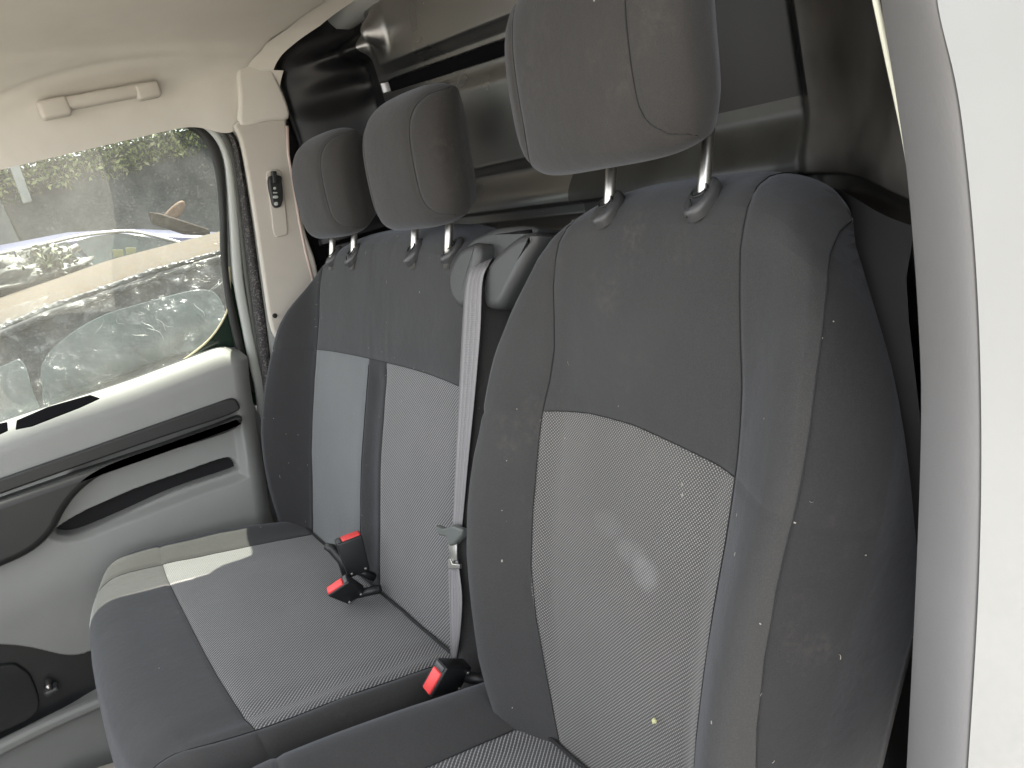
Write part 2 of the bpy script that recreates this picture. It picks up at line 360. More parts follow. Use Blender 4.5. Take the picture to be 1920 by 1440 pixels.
def mk_dustpaint(name, base, dust, amt, sparkle=0, rough=.35):
    b = NB(name); g = b.n('ShaderNodeNewGeometry'); sx = b.n('ShaderNodeSeparateXYZ'); b.l(g.outputs['Normal'], sx.inputs[0])
    up = b.ramp(sx.outputs[2], .55, .95); n_ = b.ramp(b.noise(30, 6, .7), .35, .65); n2 = b.ramp(b.noise(160, 3), .5, .62)
    f = b.math('MULTIPLY', b.math('ADD', b.math('MULTIPLY', up, .75), .25), b.math('MULTIPLY_ADD', n_, .4, .6)); f = b.math('MULTIPLY', f, amt)
    c = b.mix(f, base, dust); c = b.mix(b.math('MULTIPLY', n2, .25*amt), c, tuple(min(1, x*1.5) for x in dust)); b.col(c)
    b.l(b.math('MULTIPLY_ADD', f, .3, rough+.2), b.b.inputs['Roughness']); b.b.inputs['Specular IOR Level'].default_value = .12 if amt > .5 else .5
    if sparkle: b.bump(b.noise(110, 4, .7), sparkle, .006)
    return b.m
def mk_carglass(name, c, film=0.):
    b = NB(name); f = b.noise(6, 5, .6); v = b.noise(1, 5, .6, vec=b.mapping((50, 50, 7)))
    b.col(b.mix(b.ramp(f, .35, .65), tuple(x*.6 for x in c), tuple(x*1.5 for x in c))); b.set(Roughness=.07); b.b.inputs['Specular IOR Level'].default_value = 1
    b.bump(v, .1, .004); return b.m
glassA = mk_carglass('far_car_glass', (.035, .05, .047)); glassB = mk_carglass('near_car_glass', (.06, .075, .075))
# nearer car: light, thick with dust
nearp = mk_dustpaint('dusty_silver_paint', (.075, .08, .09), (.095, .074, .055), 1.0, .5)
ncar, nside = car('parked_car', 'dusty silver car parked right beside the window, plastic film over its side glass', 0, -1.42, 1.7, 1.0, .655, 4.2, nearp, None, None,
    [(-2.6, .35), (-2.4, .55), (-1.9, .63), (-1.75, .66), (-.95, .93), (-.5, 1.0), (0, 1.02), (.5, 1.0), (1.1, .90), (1.75, .62), (2.3, .52), (2.6, .35)])
NY = -1.505
def cpoly(pts, y, n=5): return spline([Yp(a, b, y) for a, b in pts], n, True)
def carpatch(name, pts, side, off, m, parent, thick=.012, n=5):
    y0 = side(0, .85)[1]; P = [side(q[0], q[2], off) for q in cpoly(pts, y0, n)]
    nr = np.cross(P[len(P)//3]-P[0], P[2*len(P)//3]-P[0]); nr /= np.linalg.norm(nr); nr = nr if nr[1] > 0 else -nr
    return prism(name, P, nr, thick, .004, m, parent)
def mk_film():
    b = NB('clear_plastic_film'); b.t.nodes.remove(b.b)
    tr = b.n('ShaderNodeBsdfTransparent'); gl = b.n('ShaderNodeBsdfGlossy'); gl.inputs['Roughness'].default_value = .12
    df = b.n('ShaderNodeBsdfDiffuse'); df.inputs[0].default_value = (.25, .26, .27, 1)
    st = b.ramp(b.noise(1, 6, .65, vec=b.mapping((16, 16, 9)), dist=1.2), .5, .72)
    m1 = b.n('ShaderNodeMixShader'); m1.inputs[0].default_value = .3; b.l(df.outputs[0], m1.inputs[1]); b.l(gl.outputs[0], m1.inputs[2])
    m2 = b.n('ShaderNodeMixShader'); b.l(b.math('MULTIPLY_ADD', st, .30, .06), m2.inputs[0]); b.l(tr.outputs[0], m2.inputs[1]); b.l(m1.outputs[0], m2.inputs[2])
    bp = b.n('ShaderNodeBump'); bp.inputs['Strength'].default_value = .8; bp.inputs['Distance'].default_value = .02; b.l(b.noise(14, 5, .6, dist=1), bp.inputs['Height']); b.l(bp.outputs[0], gl.inputs['Normal']); b.l(bp.outputs[0], df.inputs['Normal'])
    b.l(m2.outputs[0], b.out.inputs[0]); return b.m
film = mk_film()
wpoly = [(88, 668), (180, 600), (300, 562), (375, 545), (408, 556), (420, 600), (405, 640), (300, 672), (200, 712), (95, 765), (78, 730)]
carpatch('window', wpoly, nside, .004, glassB, ncar)
wf = carpatch('window', [(-150, 745), (0, 690), (42, 678), (62, 730), (72, 785), (-20, 830), (-150, 870)], nside, .004, glassB, ncar)
# dusty door skin under the glass, drip moulding and film
def strip3(name, A, B, nrm, thick, m, parent=None, bev=.003):
    return prism(name, list(A)+list(B)[::-1], nrm, thick, bev, m, parent)
dr = [nside(x, .655+.30*1, .012) for x in np.linspace(-.6, 1.0, 30)]
def rail(x): z = np.interp(x, [-1.2, -.9, -.6, -.3, 0, .3, .6, 1.0], [.72, .83, .905, .94, .95, .94, .91, .84]); return nside(x, z, .012)
tube('roof_rail', [rail(x) for x in np.linspace(-1.1, 1.0, 40)], .012, plain('dark_drip_moulding', (.05, .05, .055), .4), ncar)
def filmpos(a, b):
    z = .66+(.985-.66)*b; q = nside(a, min(z, .95), .034+.022*mnoise.noise(Vector((a*7, b*3, 0)))+.016*mnoise.noise(Vector((a*24+b*3, b*5, 4)))+.005*mnoise.noise(Vector((a*70, b*12, 8))))
    if b > .9: q[2] = .95+(b-.9)*.2; q[1] -= (b-.9)*.9
    return q
fl = grid('plastic_film', filmpos, np.linspace(-.32, .72, 240), np.linspace(.12+0, 1.08, 60), film); 
rnd = random.Random(12); fm_ = plain('film_fold', (.34, .35, .35), .25, var=.1)
def fold(a0, b0, a1, b1, w_): return tube('film_fold', [np.array(filmpos(a0+(a1-a0)*t, b0+(b1-b0)*t))+np.array((.006*math.sin(t*5+a0*40), .006, 0)) for t in np.linspace(0, 1, 9)], [w_*math.sin(.25+t*2.6) for t in np.linspace(0, 1, 9)], fm_, fl, seg=5)
for q in range(15):
    a0 = rnd.uniform(-.28, .6); b0 = rnd.uniform(.2, .8); fold(a0, b0, a0+rnd.uniform(-.05, .05), b0+rnd.uniform(.04, .18), rnd.uniform(.0007, .0018))
def gather(a, b):
    zz = np.interp(a, [-.6, -.3, 0, .3, .6, .9], [.93, .965, .975, .965, .935, .88]); r_ = .009*(1+.4*mnoise.noise(Vector((a*30, b*6, 0)))+.5*mnoise.noise(Vector((a*90, b*9, 3))))
    q = nside(a, min(zz, .93), .0); return (a, q[1]+r_*math.cos(b*6.283), zz-.01+r_*math.sin(b*6.283))
grid('film_gather', gather, np.linspace(-.34, .8, 320), np.linspace(0, 1, 18), plain('crinkled_film', (.07, .072, .075), .3, bump=.6, bscale=160, var=.6), fl)
tag(fl, 'wrinkled clear plastic film hanging over the side windows of the dusty silver car', 'plastic sheet')
# farther car: dark blue
bluep = mk_dustpaint('dark_blue_paint', (.035, .04, .10), (.07, .065, .115), .3, 0, .1)
fcar, fside = car('parked_car', 'dark blue car parked behind the dusty silver one, bright trim round its side windows', 0, -3.45, 1.75, 1.2, .80, 4.4, bluep, None, None,
    [(-2.6, .3), (-2.3, .62), (-1.6, .74), (-1.3, .78), (-.95, .90), (-.62, 1.02), (-.3, 1.13), (.0, 1.2), (.4, 1.235), (.9, 1.2), (1.4, 1.05), (1.9, .78), (2.6, .6), (2.9, .3)])
wins = [[(215, 438), (255, 440), (318, 452), (345, 462), (300, 500), (180, 500), (165, 480), (150, 452)], [(60, 472), (100, 462), (132, 455), (160, 500), (60, 520), (0, 520), (-60, 510)]]
for q in wins: carpatch('window', q, fside, .003, glassA, fcar, n=4)
fy = fside(0, 1.0)[1]
tube('window_trim', [fside(q[0], q[2], .02) for q in spline([Yp(a, b, fy) for a, b in [(-80, 492), (60, 463), (150, 442), (230, 433), (270, 437), (330, 453), (355, 462)]], 6)], .009, M['chrome'], fcar)
for px, py in ((222, 478), (246, 474)):
    q = fside(*Yp(px, py, fy)[[0, 2]], .02); rbox('sticker', q, (.95, 0, .3), (0, 1, 0), (-.3, 0, .95), (.05, .004, .055), .001, plain('pale_sticker', (.3, .29, .15), .6), fcar)
# scrap lying on the roofs
rp = [Yp(a, b, -3.2) for a, b in [(278, 402), (300, 404), (388, 432), (392, 442), (345, 440), (285, 420)]]
pl = prism('scrap_bumper', rp, (0, 1, .2), .05, .01, mk_dustpaint('brown_scrap', (.045, .035, .03), (.07, .058, .048), .8)); tag(pl, 'long dusty brown body panel lying on the tail of the dark blue car', 'scrap panel')
rp = spline([Yp(a, b, -3.25) for a, b in [(305, 408), (322, 388), (338, 378), (346, 384), (340, 402), (328, 412)]], 4, True)
pl = prism('scrap_fender', rp, (0, 1, .1), .04, .012, mk_dustpaint('rust_scrap', (.16, .10, .07), (.2, .16, .13), .6)); tag(pl, 'rust coloured curved scrap piece standing up behind the brown panel', 'scrap piece')
# crumpled pale plastic with weeds, on the near car's roof edge
def crump(a, b):
    c = Yp(40, 500, -2.6); r_ = .18*(1+.35*mnoise.noise(Vector((math.cos(a)*2, math.sin(a)*2, b*3)))+.2*mnoise.noise(Vector((math.cos(a)*9, math.sin(a)*9, b*11))))
    return (c[0]+r_*1.3*math.cos(a)*math.sin(b), c[1]+r_*math.sin(a)*math.sin(b), c[2]-.06+r_*.55*math.cos(b))
cr = grid('plastic_heap', crump, np.linspace(0, 2*math.pi, 70), np.linspace(.02, 3.1, 40), plain('pale_crumpled_plastic', (.085, .085, .078), .5, bump=1, bscale=60, var=.25)); tag(cr, 'crumpled pale plastic heap on the roof beyond, at the left edge of the window', 'plastic heap')
cc = Yp(85, 490, -2.5)
lv = leaves('weeds', 380, lambda r: (cc[0]+r.gauss(0, .045), cc[1]+r.gauss(0, .06), cc[2]-.02+r.gauss(0, .03)), .018, [(.02, .03, .015), (.05, .06, .03), (.2, .22, .14), (.12, .1, .07)], seed=9); tag(lv, 'dark dry weeds caught against the pale plastic heap', 'weeds', kind='stuff')

# ------------------------------------------------------------------ the van cab
van = thing('van', 'white van cab around the seats, with beige lining, grey door and black bulkhead', 'van')
# outer skin: roof, cargo box, right side; edges shaped for the sun patch
RP = np.array(spline([(-.768, 1.288), (-.785, 1.33), (-.790, 1.37), (-.775, 1.42), (-.70, 1.462), (-.4, 1.49), (0, 1.50), (.4, 1.49), (.70, 1.462), (.775, 1.42), (.790, 1.37), (.785, 1.33)], 5))
def outer_roof(a, b): q = RP[int(a)]; return (b, q[0], q[1])
grid('roof', outer_roof, list(range(len(RP))), np.linspace(-.42, .52, 12), M['white'], van)
boxobj('cargo_roof', -3.0, -.425, -.95, .95, 1.37, 1.50, M['white'], van, bev=.03)
boxobj('cargo_side', -3.0, -.42, -.97, -.90, -.35, 1.36, M['white'], van); boxobj('cargo_side', -3.0, -.42, .90, .97, -.35, 1.36, M['white'], van)
boxobj('cargo_back', -3.06, -3.0, -.9, .9, -.3, 1.36, M['white'], van)
boxobj('cab_floor', -.55, 1.3, -.80, .70, -.10, -.02, M['floor'], van)
boxobj('dashboard', .98, 1.3, -.80, .78, -.1, .74, M['blackpl'], van, bev=.05)
prism('side_panel', [Tp(a-7, b, -.862) for a, b in [(350, 240), (380, 246), (404, 270), (416, 310), (424, 400), (428, 520), (446, 610), (462, 690)]]+[np.array((x_, -.862+.138*(z_-.8), z_)) for x_, z_ in ((.0, -.3), (-.42, -.3), (-.42, 1.46), (-.06, 1.46), (-.06, 1.30))], TILT, .012, .003, M['white'], van)
boxobj('sun_blocker', -.42, -.06, -.772, -.760, 1.268, 1.44, M['white'], van)  # unseen box added to bound the sun patch and stop light leaks
# headliner: roof lining rolling down to the window head
PR = [(-.752, 1.262), (-.748, 1.285), (-.741, 1.312), (-.727, 1.343), (-.70, 1.366), (-.64, 1.388), (-.55, 1.404), (-.40, 1.418), (-.2, 1.428), (0, 1.43), (.2, 1.428), (.45, 1.418), (.62, 1.39), (.70, 1.36), (.745, 1.31)]
prp = np.array(spline(PR, 6))
def prof(s):
    s = s*(len(prp)-1); i = min(int(s), len(prp)-2); return prp[i]+(prp[i+1]-prp[i])*(s-i)
def rear(y, z):
    return np.interp(y, [-.8, -.755, -.735, -.70, -.65, -.55, -.4, .8], [-.185, -.19, -.225, -.27, -.325, -.38, -.42, -.44])
def hl(a, b):
    y, z = prof(a); xr = rear(y, z); x = xr+(.50-xr)*b**1.3
    # visor/handle recess swell and gentle sag of the cloth
    dz = .006*math.sin(x*5+1)*sm(-.74, -.6, y)-.032*math.exp(-((x+.15)/.05)**2)*sm(-.725, -.752, y)
    # a shallow pressed line running forward from the handle
    d = (y+.60)-.25*(x-.1); dz += .007*float(sm(-.02, .02, d))
    dz += .004*math.exp(-((y+.655+.25*(x-.05)**2*4)/.012)**2)*float(sm(-.14, -.06, x)*sm(.34, .26, x)); e = 0.004*math.exp(-((x-xr)/.012)**2)
    return (x, y-.0, z+dz+e)
grid('headliner', hl, np.linspace(0, 1, 110), np.linspace(0, 1, 90), M['headliner'], van)
def rl(a, b):
    y, z = prof(a); xr = rear(y, z)+.014; wdt = .065 if y > -.735 else .09
    return (xr-wdt*b, y+(.012*b if y < -.5 else 0), z+.0045-.008*b**1.5)
grid('rear_rail', rl, np.linspace(.05, 1, 90), np.linspace(0, 1, 8), M['headliner'], van)
# beige trim on the passenger B-pillar, tall panel
trimp = [(437, 236), (448, 262), (462, 330), (478, 430), (494, 540), (508, 620), (530, 640), (560, 615), (592, 560), (592, 500), (572, 440), (556, 370), (543, 300), (535, 240), (533, 214), (500, 216), (460, 222)]
tp = [Yp(a, b, -.745) for a, b in trimp]
trim = prism('pillar_trim', spline(tp, 3, True), (0, 1, 0), .012, .006, M['beige'], van)
up = [Yp(a, b, -.742) for a, b in [(441, 130), (446, 180), (449, 236), (500, 228), (538, 224), (533, 190), (515, 150), (503, 120), (478, 98), (455, 108)]]
upt = prism('upper_pillar_trim', spline(up, 3, True), (0, 1, 0), .016, .007, M['headliner'], van)
# pinkish carpet edge beside the pillar trim
tube('trim_edge', [Yp(a, b, -.735) for a, b in [(538, 236), (540, 290), (550, 350), (560, 410), (572, 470), (590, 540)]], .004, plain('pale_edge', (.62, .5, .45), .6), van)
# adjuster track + height adjuster of the belt
trk = prism('belt_track', spline([Yp(a, b, -.7325) for a, b in [(500, 322), (524, 320), (530, 340), (536, 400), (538, 436), (530, 442), (514, 441), (508, 400), (502, 350)]], 4, True), (0, 1, 0), .0035, .0018, M['beige'], trim)
adj = prism('height_adjuster', spline([Yp(a, b, -.728) for a, b in [(502, 333), (524, 331), (526, 345), (528, 360), (527, 380), (522, 389), (512, 388), (506, 370)]], 4, True), (0, 1, 0), .012, .003, M['blackpl'], trim)
prism('adjuster_button', [Yp(a, b, -.724) for a, b in [(507, 322), (515, 322), (517, 345), (509, 345)]], (0, 1, 0), .016, .002, M['blackpl'], trim)
for py_, s_, w_ in ((353, 4, 4), (361.5, 7, 2), (369.5, 8, 4.5), (382, 5.5, 5.5)):
    cx = 515+(py_-353)*.09; prism('rivet', spline([Yp(cx+dx*s_/2, py_+dy*w_/2, -.716) for dx, dy in ((-1, -1), (1, -1), (1, 1), (-1, 1))], 3, True), (0, 1, 0), .0022, .0008, M['whitein'], adj)
sc = prism('screw', [Yp(515+4.5*math.cos(t), 592+4.5*math.sin(t), -.733) for t in np.linspace(0, 2*math.pi, 14, endpoint=False)], (0, 1, 0), .004, .0015, M['screw'], trim)
# body flange, rubber seals and door frame: nested bands round the window corner
def band(name, L, R, y, th, m, parent, bev=.003, n=5, Yp=Yp):
    A = spline([Yp(a, b, y) for a, b in L], n); B = spline([Yp(a, b, y) for a, b in R], n); N_ = min(len(A), len(B)); ny = np.array((0, 1, 0)); V = []; F = []
    for i in range(N_):
        w_ = B[i]-A[i]; W_ = np.linalg.norm(w_)+1e-6; t = min(.45, bev/W_)
        for u_, h_ in ((0, 0), (0, th-bev), (t*.3, th-bev*.3), (t, th), (.5, th+.0008), (1-t, th), (1-t*.3, th-bev*.3), (1, th-bev), (1, 0)): V.append(A[i]+w_*u_+ny*h_)
    for i in range(N_-1):
        for k in range(8): F.append((i*9+k, i*9+k+1, (i+1)*9+k+1, (i+1)*9+k))
    return mesh(name, V, F, m, parent)
Lj = [(432, 215), (441, 268), (455, 340), (474, 470), (497, 620), (505, 720), (520, 860), (530, 1000)]
Rj = [(452, 212), (462, 285), (476, 350), (494, 470), (512, 600), (528, 700), (545, 860), (560, 1000)]
band('door_opening_flange', [(418, 240)]+Lj[1:], Rj, -.79, .014, M['whitein'], van)
band('opening_seal', [(408, 242), (430, 270), (443, 340), (460, 470), (485, 660), (495, 740), (510, 860), (520, 1000)], [(425, 238), (445, 270), (459, 340), (478, 470), (501, 640), (510, 740), (525, 860), (535, 1000)], -.787, .020, M['seal'], van, .008)
# bulkhead: one pressed sheet
def bulkx(y, z):
    x = -.46
    x += .03*sm(1.0, .7, z)
    lw = sm(-.655, -.765, y); x += .17*lw                           # rolls forward into the pillar
    rw = sm(.43, .455, y); x += .02*rw + .24*sm(.44, .80, y)            # corner towards the driver's pillar
    x += .034*sm(1.012, .952, z)*(1-sm(.40, .46, y)*.5)                     # first ledge
    x -= .030*sm(.945, .935, z)*sm(.905, .92, z)                        # groove
    x += .035*sm(.918, .885, z)*(1-sm(.46, .5, y))
    x += .05*sm(1.0, 1.3, z)*0 - .00
    # long slot
    yy = (y+.30); zc = 1.232-.055*(y+.6)+.0; dz = abs(z-zc)
    x -= .045*(1-sm(.010, .013, dz))*sm(-.61, -.59, y)*(1-sm(.30, .33, y))
    # raised field above the slot
    x += .022*sm(zc+.02, zc+.045, z)*sm(-.60, -.54, y)*(1-sm(1.37, 1.40, z))*(1-sm(.0, .12, y))
    x += .016*sm(zc-.02, zc-.05, z)*sm(-.58, -.53, y)*sm(1.0, 1.03, z)*(1-sm(-.05, .1, y))
    # stamped bosses in the left corner
    for (by, bz, ry, rz, h) in ((-.655, 1.325, .05, .022, .05), (-.50, 1.33, .022, .03, .04), (-.70, 1.25, .035, .03, -.035), (-.66, 1.40, .06, .02, -.03)):
        e = ((y-by)/ry)**2+((z-bz)/rz)**2; x += h*math.exp(-e**1.3)
    x += .0012*mnoise.noise(Vector((y*4, z*4, 1)))
    return x
ys = np.linspace(-.79, .735, 320); zs = np.concatenate([np.linspace(0, .86, 60)[:-1], np.linspace(.86, 1.04, 90)[:-1], np.linspace(1.04, 1.165, 40)[:-1], np.linspace(1.165, 1.27, 90)[:-1], np.linspace(1.27, 1.47, 90)])
zlo = np.concatenate([zs[zs < 1.025], [1.026]]); zhi = np.concatenate([[1.026], zs[zs > 1.028]])
grid('bulkhead', lambda a, b: (bulkx(a, b), a, b), np.concatenate([[-.615], ys[(ys > -.612) & (ys < -.002)], [.0]]), zlo, M['bulk'], van)
grid('bulkhead', lambda a, b: (bulkx(a, b), a, b), np.concatenate([[.0], ys[(ys > .002) & (ys < .455)], [.456]]), zlo, M['bulk4'], van)  # lighter base puts the ledge's reflected light into the colour
grid('bulkhead', lambda a, b: (bulkx(a, b), a, b), np.concatenate([[-.615], ys[(ys > -.612) & (ys < -.002)], [.0]]), zhi, M['bulk'], van)
grid('bulkhead', lambda a, b: (bulkx(a, b), a, b), np.concatenate([[.0], ys[(ys > .002) & (ys < .455)], [.456]]), zhi, M['bulk2'], van)  # darker, duller copy stands in for a dark reflection
grid('bulkhead', lambda a, b: (bulkx(a, b), a, b), np.concatenate([[.456], ys[ys > .458]]), zs, M['bulk3'], van)  # lighter, mottled black towards the driver's pillar
grid('bulkhead_corner', lambda a, b: (bulkx(a, b), a, b), np.linspace(-.79, -.615, 50), zs, M['bulk2'], van)
prism('slot_shade', [(-.482, y_, 1.232-.055*(y_+.6)+d_) for y_, d_ in ((-.60, .013), (-.60, -.013), (.31, -.013), (.31, .013))], (1, 0, 0), .008, .001, M['void'], van)  # black bar puts the slot's shade into the colour
# inner side metal between pillar trim and bulkhead
grid('inner_side', lambda a, b: (a, -.765+.012*math.sin(b*14)*sm(-.5, -.3, a), b), np.linspace(-.5, -.22, 20), np.linspace(.0, 1.46, 40), M['bulk2'], van)
# lower dark lining behind the driver's seat
grid('lower_lining', lambda a, b: (max(bulkx(a, .9), -.5)+.03+.02*sm(.94, .90, b), a, b), np.linspace(.46, .72, 30), np.linspace(.0, .942, 30), M['recess'], van)

# grab handle
gh = bpy.data.objects.new('grab_handle', None); link(gh, van)
def gpt(px, py, y=-.708): return Yp(px, py, y)
ga, gb = gpt(98, 202, -.705), gpt(284, 167, -.705); gx = (gb-ga)/np.linalg.norm(gb-ga); gz = np.cross(gx, (0, -1, 0)); gz = gz if gz[2] > 0 else -gz
def gbox(name, t0, t1, h_, d_, off=0): c_ = ga+(gb-ga)*(t0+t1)/2+gz*off; return rbox(name, c_, tuple(gx), (0, 1, 0), tuple(gz), (np.linalg.norm(gb-ga)*(t1-t0), d_, h_), .0075, M['beige'], gh, seg=5)
gbox('grip', .05, 1.0, .024, .030, .002); gbox('hinge_cover', -.13, .16, .034, .036, -.002); gbox('hinge_cover', .82, 1.08, .030, .034, -.002)

# ---- passenger door (moulded panel in the x-z plane)
door = bpy.data.objects.new('door', None); link(door, van)
DY = -.765
def W(px, py, y=DY): return Yp(px, py, y)
def poly2(pts, y=DY, n=5): return np.array([q[[0, 2]] for q in spline([W(a, b, y) for a, b in pts], n, True)])
def sdf(P, x, z):
    # signed distance (negative inside) of arrays x,z to polygon P
    d = np.full(x.shape, 1e9); ins = np.zeros(x.shape, bool); n = len(P)
    for i in range(n):
        a, b = P[i], P[(i+1) % n]; e = b-a; wx = x-a[0]; wz = z-a[1]; t = np.clip((wx*e[0]+wz*e[1])/(e @ e+1e-12), 0, 1)
        d = np.minimum(d, np.hypot(wx-e[0]*t, wz-e[1]*t))
        c = ((a[1] > z) != (b[1] > z)) & (x < (b[0]-a[0])*(z-a[1])/(b[1]-a[1]+1e-12)+a[0]); ins ^= c
    return np.where(ins, -d, d)
slotP = poly2([(104, 1000), (112, 990), (160, 962), (250, 922), (340, 890), (420, 862), (440, 864), (449, 878), (440, 887), (330, 925), (230, 970), (150, 1003), (115, 1006)])
recP = poly2([(140, 880), (250, 838), (360, 802), (440, 775), (452, 800), (462, 880), (455, 898), (380, 925), (250, 975), (150, 1012), (100, 1012), (85, 990), (105, 940)])
pocP = poly2([(-320, 1240), (-120, 1205), (0, 1208), (60, 1215), (125, 1229), (170, 1222), (230, 1190), (330, 1140), (420, 1400), (300, 1340), (225, 1300), (120, 1352), (20, 1402), (-150, 1490), (-320, 1570)])
ventP = poly2([(32, 790), (90, 765), (170, 742), (187, 748), (150, 765), (50, 803), (30, 806)], -.765, 4)
xs_ = np.linspace(-.03, .95, 430); zs_ = np.concatenate([np.linspace(-.02, .40, 130)[:-1], np.linspace(.40, .80, 210)])
XX, ZZ = np.meshgrid(xs_, zs_)
rec = sdf(recP, XX, ZZ); slot = sdf(slotP, XX, ZZ); poc = sdf(pocP, XX, ZZ)
yy = np.full(XX.shape, DY)
yy -= .016*sm(.004, -.014, rec); yy -= .060*sm(.0005, -.006, slot); yy -= .055*sm(.001, -.008, poc)
yy += .010*np.exp(-((ZZ-.46)/.06)**2)
rimz = .795
yy -= .055*(1-np.sqrt(np.clip(1-np.clip((ZZ-(rimz-.055))/.055, 0, 1)**2, 0, 1)))*1.0    # roll over to the sill
edge = np.clip((.045-(XX+.0))/.07, 0, 1); yy -= .03*edge**2                              # rear edge rolls back
# rear edge slants with the pillar
XS = XX + (.0)*ZZ
def rear_edge(z): return np.interp(z, [0, .40, .55, .69, .77, .80], [.10, .065, .03, .0, -.02, -.01])
re_ = rear_edge(ZZ); XS = re_ + (XX-xs_[0])*(.95-re_)/(.95-xs_[0])
# recompute masks on the slanted grid so shapes stay where they are
rec = sdf(recP, XS, ZZ); slot = sdf(slotP, XS, ZZ); poc = sdf(pocP, XS, ZZ)
yy = DY - .018*sm(.004, -.016, rec) - .065*sm(.0005, -.006, slot) - .06*sm(.001, -.008, poc) + .008*np.exp(-((ZZ-.47)/.07)**2)
top = np.clip((ZZ-.742)/.055, 0, 1); yy -= .050*(1-np.sqrt(np.clip(1-top**2, 0, 1))); yy -= .032*np.clip((.045-(XS-re_))/.045, 0, 1)**2
sag = -.02*np.exp(-((XS-rear_edge(.79))/.03)**2)*sm(.70, .80, ZZ)
V = np.stack([XS, yy, ZZ+sag+.012*sm(.2, .5, XS)*sm(.6, .8, ZZ)], -1).reshape(-1, 3); nx = len(xs_); F = [(j*nx+i, j*nx+i+1, (j+1)*nx+i+1, (j+1)*nx+i) for j in range(len(zs_)-1) for i in range(nx-1)]
dp = mesh('door_panel', V, F, M['doorgrey'], door)
prism('slot_shade', [(q[0], DY-.050, q[1]) for q in slotP], (0, 1, 0), .006, .001, M['recess'], door)  # dark sheet standing in for the shade deep in the slot
# sill top running to the glass, and the dark defroster slots on it
zt = V.reshape(len(zs_), nx, 3)[-1]
sv = [tuple(p) for p in zt]+[(p[0], -.842, p[2]-.004) for p in zt]+[(p[0], -.842, p[2]-.05) for p in zt]; F = [(r_*nx+i, r_*nx+i+1, (r_+1)*nx+i+1, (r_+1)*nx+i) for r_ in (0, 1) for i in range(nx-1)]
mesh('door_sill', sv, F, M['doorgrey'], door)
for pp in ([(32, 790), (90, 765), (170, 742), (187, 748), (150, 765), (60, 800), (30, 806)], [(-70, 832), (0, 796), (14, 793), (15, 808), (0, 815), (-70, 848)]):
    Q = [onplane(a, b, (0, 0, .806), (0, .25, 1)) for a, b in pp]; prism('demister_slot', Q, (0, .25, 1), .002, .0008, M['void'], door)
# dark strip, pull and sweeping armrest
y1 = DY+.004
prism('trim_strip', spline([W(a, b, y1) for a, b in [(-260, 985), (-100, 936), (0, 897), (150, 845), (300, 792), (400, 757), (435, 746), (446, 757), (446, 768), (410, 784), (300, 820), (150, 872), (0, 925), (-100, 962), (-260, 1015)]], 3, True), (0, 1, 0), .010, .004, M['charcoal'], door)
prism('armrest', spline([W(a, b, DY) for a, b in [(-280, 1022), (-100, 968), (0, 932), (150, 880), (300, 830), (400, 795), (444, 778), (449, 787), (432, 803), (380, 822), (260, 858), (190, 886), (150, 915), (122, 950), (100, 990), (62, 1026), (0, 1056), (-100, 1090), (-280, 1140)]], 4, True), (0, 1, 0), .034, .016, M['charcoal'], door, steps=5)
# lower pocket: speaker grille plate, hook and pale pocket lip
prism('pocket_back', spline([W(a, b, -.818) for a, b in [(-300, 1250), (0, 1195), (130, 1215), (260, 1180), (260, 1290), (60, 1420), (-300, 1600)]], 4, True), (0, 1, 0), .006, .002, M['blackpl'], door)
prism('speaker_grille', spline([W(a, b, -.81) for a, b in [(-200, 1290), (0, 1245), (40, 1250), (62, 1275), (70, 1330), (0, 1370), (-200, 1440)]], 4, True), (0, 1, 0), .012, .004, plain('speaker_mesh', (.022, .022, .023), .8, bump=1, bscale=700, var=.4), door)
kb = W(96, 1293, -.785); rbox('clip', kb, (1, 0, 0), (0, 1, 0), (0, 0, 1), (.028, .03, .014), .005, M['greypl'], door)
tube('clip_pin', [kb+np.array((0, -.02, .012)), kb+np.array((0, .02, .014))], .006, M['chrome'], door)
prism('pocket_lip', spline([W(a, b, DY) for a, b in [(-300, 1545), (-150, 1462), (0, 1388), (100, 1340), (212, 1292), (260, 1270), (262, 1292), (212, 1312), (100, 1362), (0, 1412), (-150, 1490), (-300, 1580)]], 3, True), (0, 1, 0), .020, .008, M['doorgrey'], door)
prism('scuff_plate', spline([W(a, b, -.70) for a, b in [(120, 1462), (180, 1440), (236, 1422), (300, 1400), (320, 1480), (120, 1520)]], 3, True), (0, 1, 0), .02, .006, plain('scuff_plate_plastic', (.36, .33, .29), .6), door)
# door frame round the glass
GY = -.845
fo = [(290, 228), (320, 226), (350, 228), (392, 250), (416, 300), (424, 400), (428, 520), (446, 610), (462, 680), (478, 740)]
fi = [(290, 238), (320, 236), (345, 238), (378, 262), (401, 312), (411, 400), (413, 480), (424, 570), (440, 650), (455, 720)]
band('window_frame', fi, fo, -.838, .012, M['rubber'], door, .005, Yp=Tp)
fo2 = [(300, 222), (360, 222), (405, 244), (432, 300), (445, 400), (455, 520), (470, 610), (484, 680), (500, 760), (515, 900)]
band('door_frame', [(300, 232), (350, 230), (392, 252), (418, 300), (428, 400), (436, 520), (452, 610), (466, 680), (480, 750), (495, 900)], fo2, -.834, .010, M['whitein'], door, .005, Yp=Tp)
fo3 = [(380, 225), (415, 240), (440, 290), (456, 400), (470, 520), (485, 610), (497, 700), (508, 780), (520, 900)]
band('door_seal', [(372, 232), (405, 250), (426, 300), (440, 400), (455, 520), (470, 620), (482, 700), (495, 780), (508, 900)], fo3, -.836, .010, plain('grey_green_seal', (.07, .075, .068), .5), door, .005, Yp=Tp)
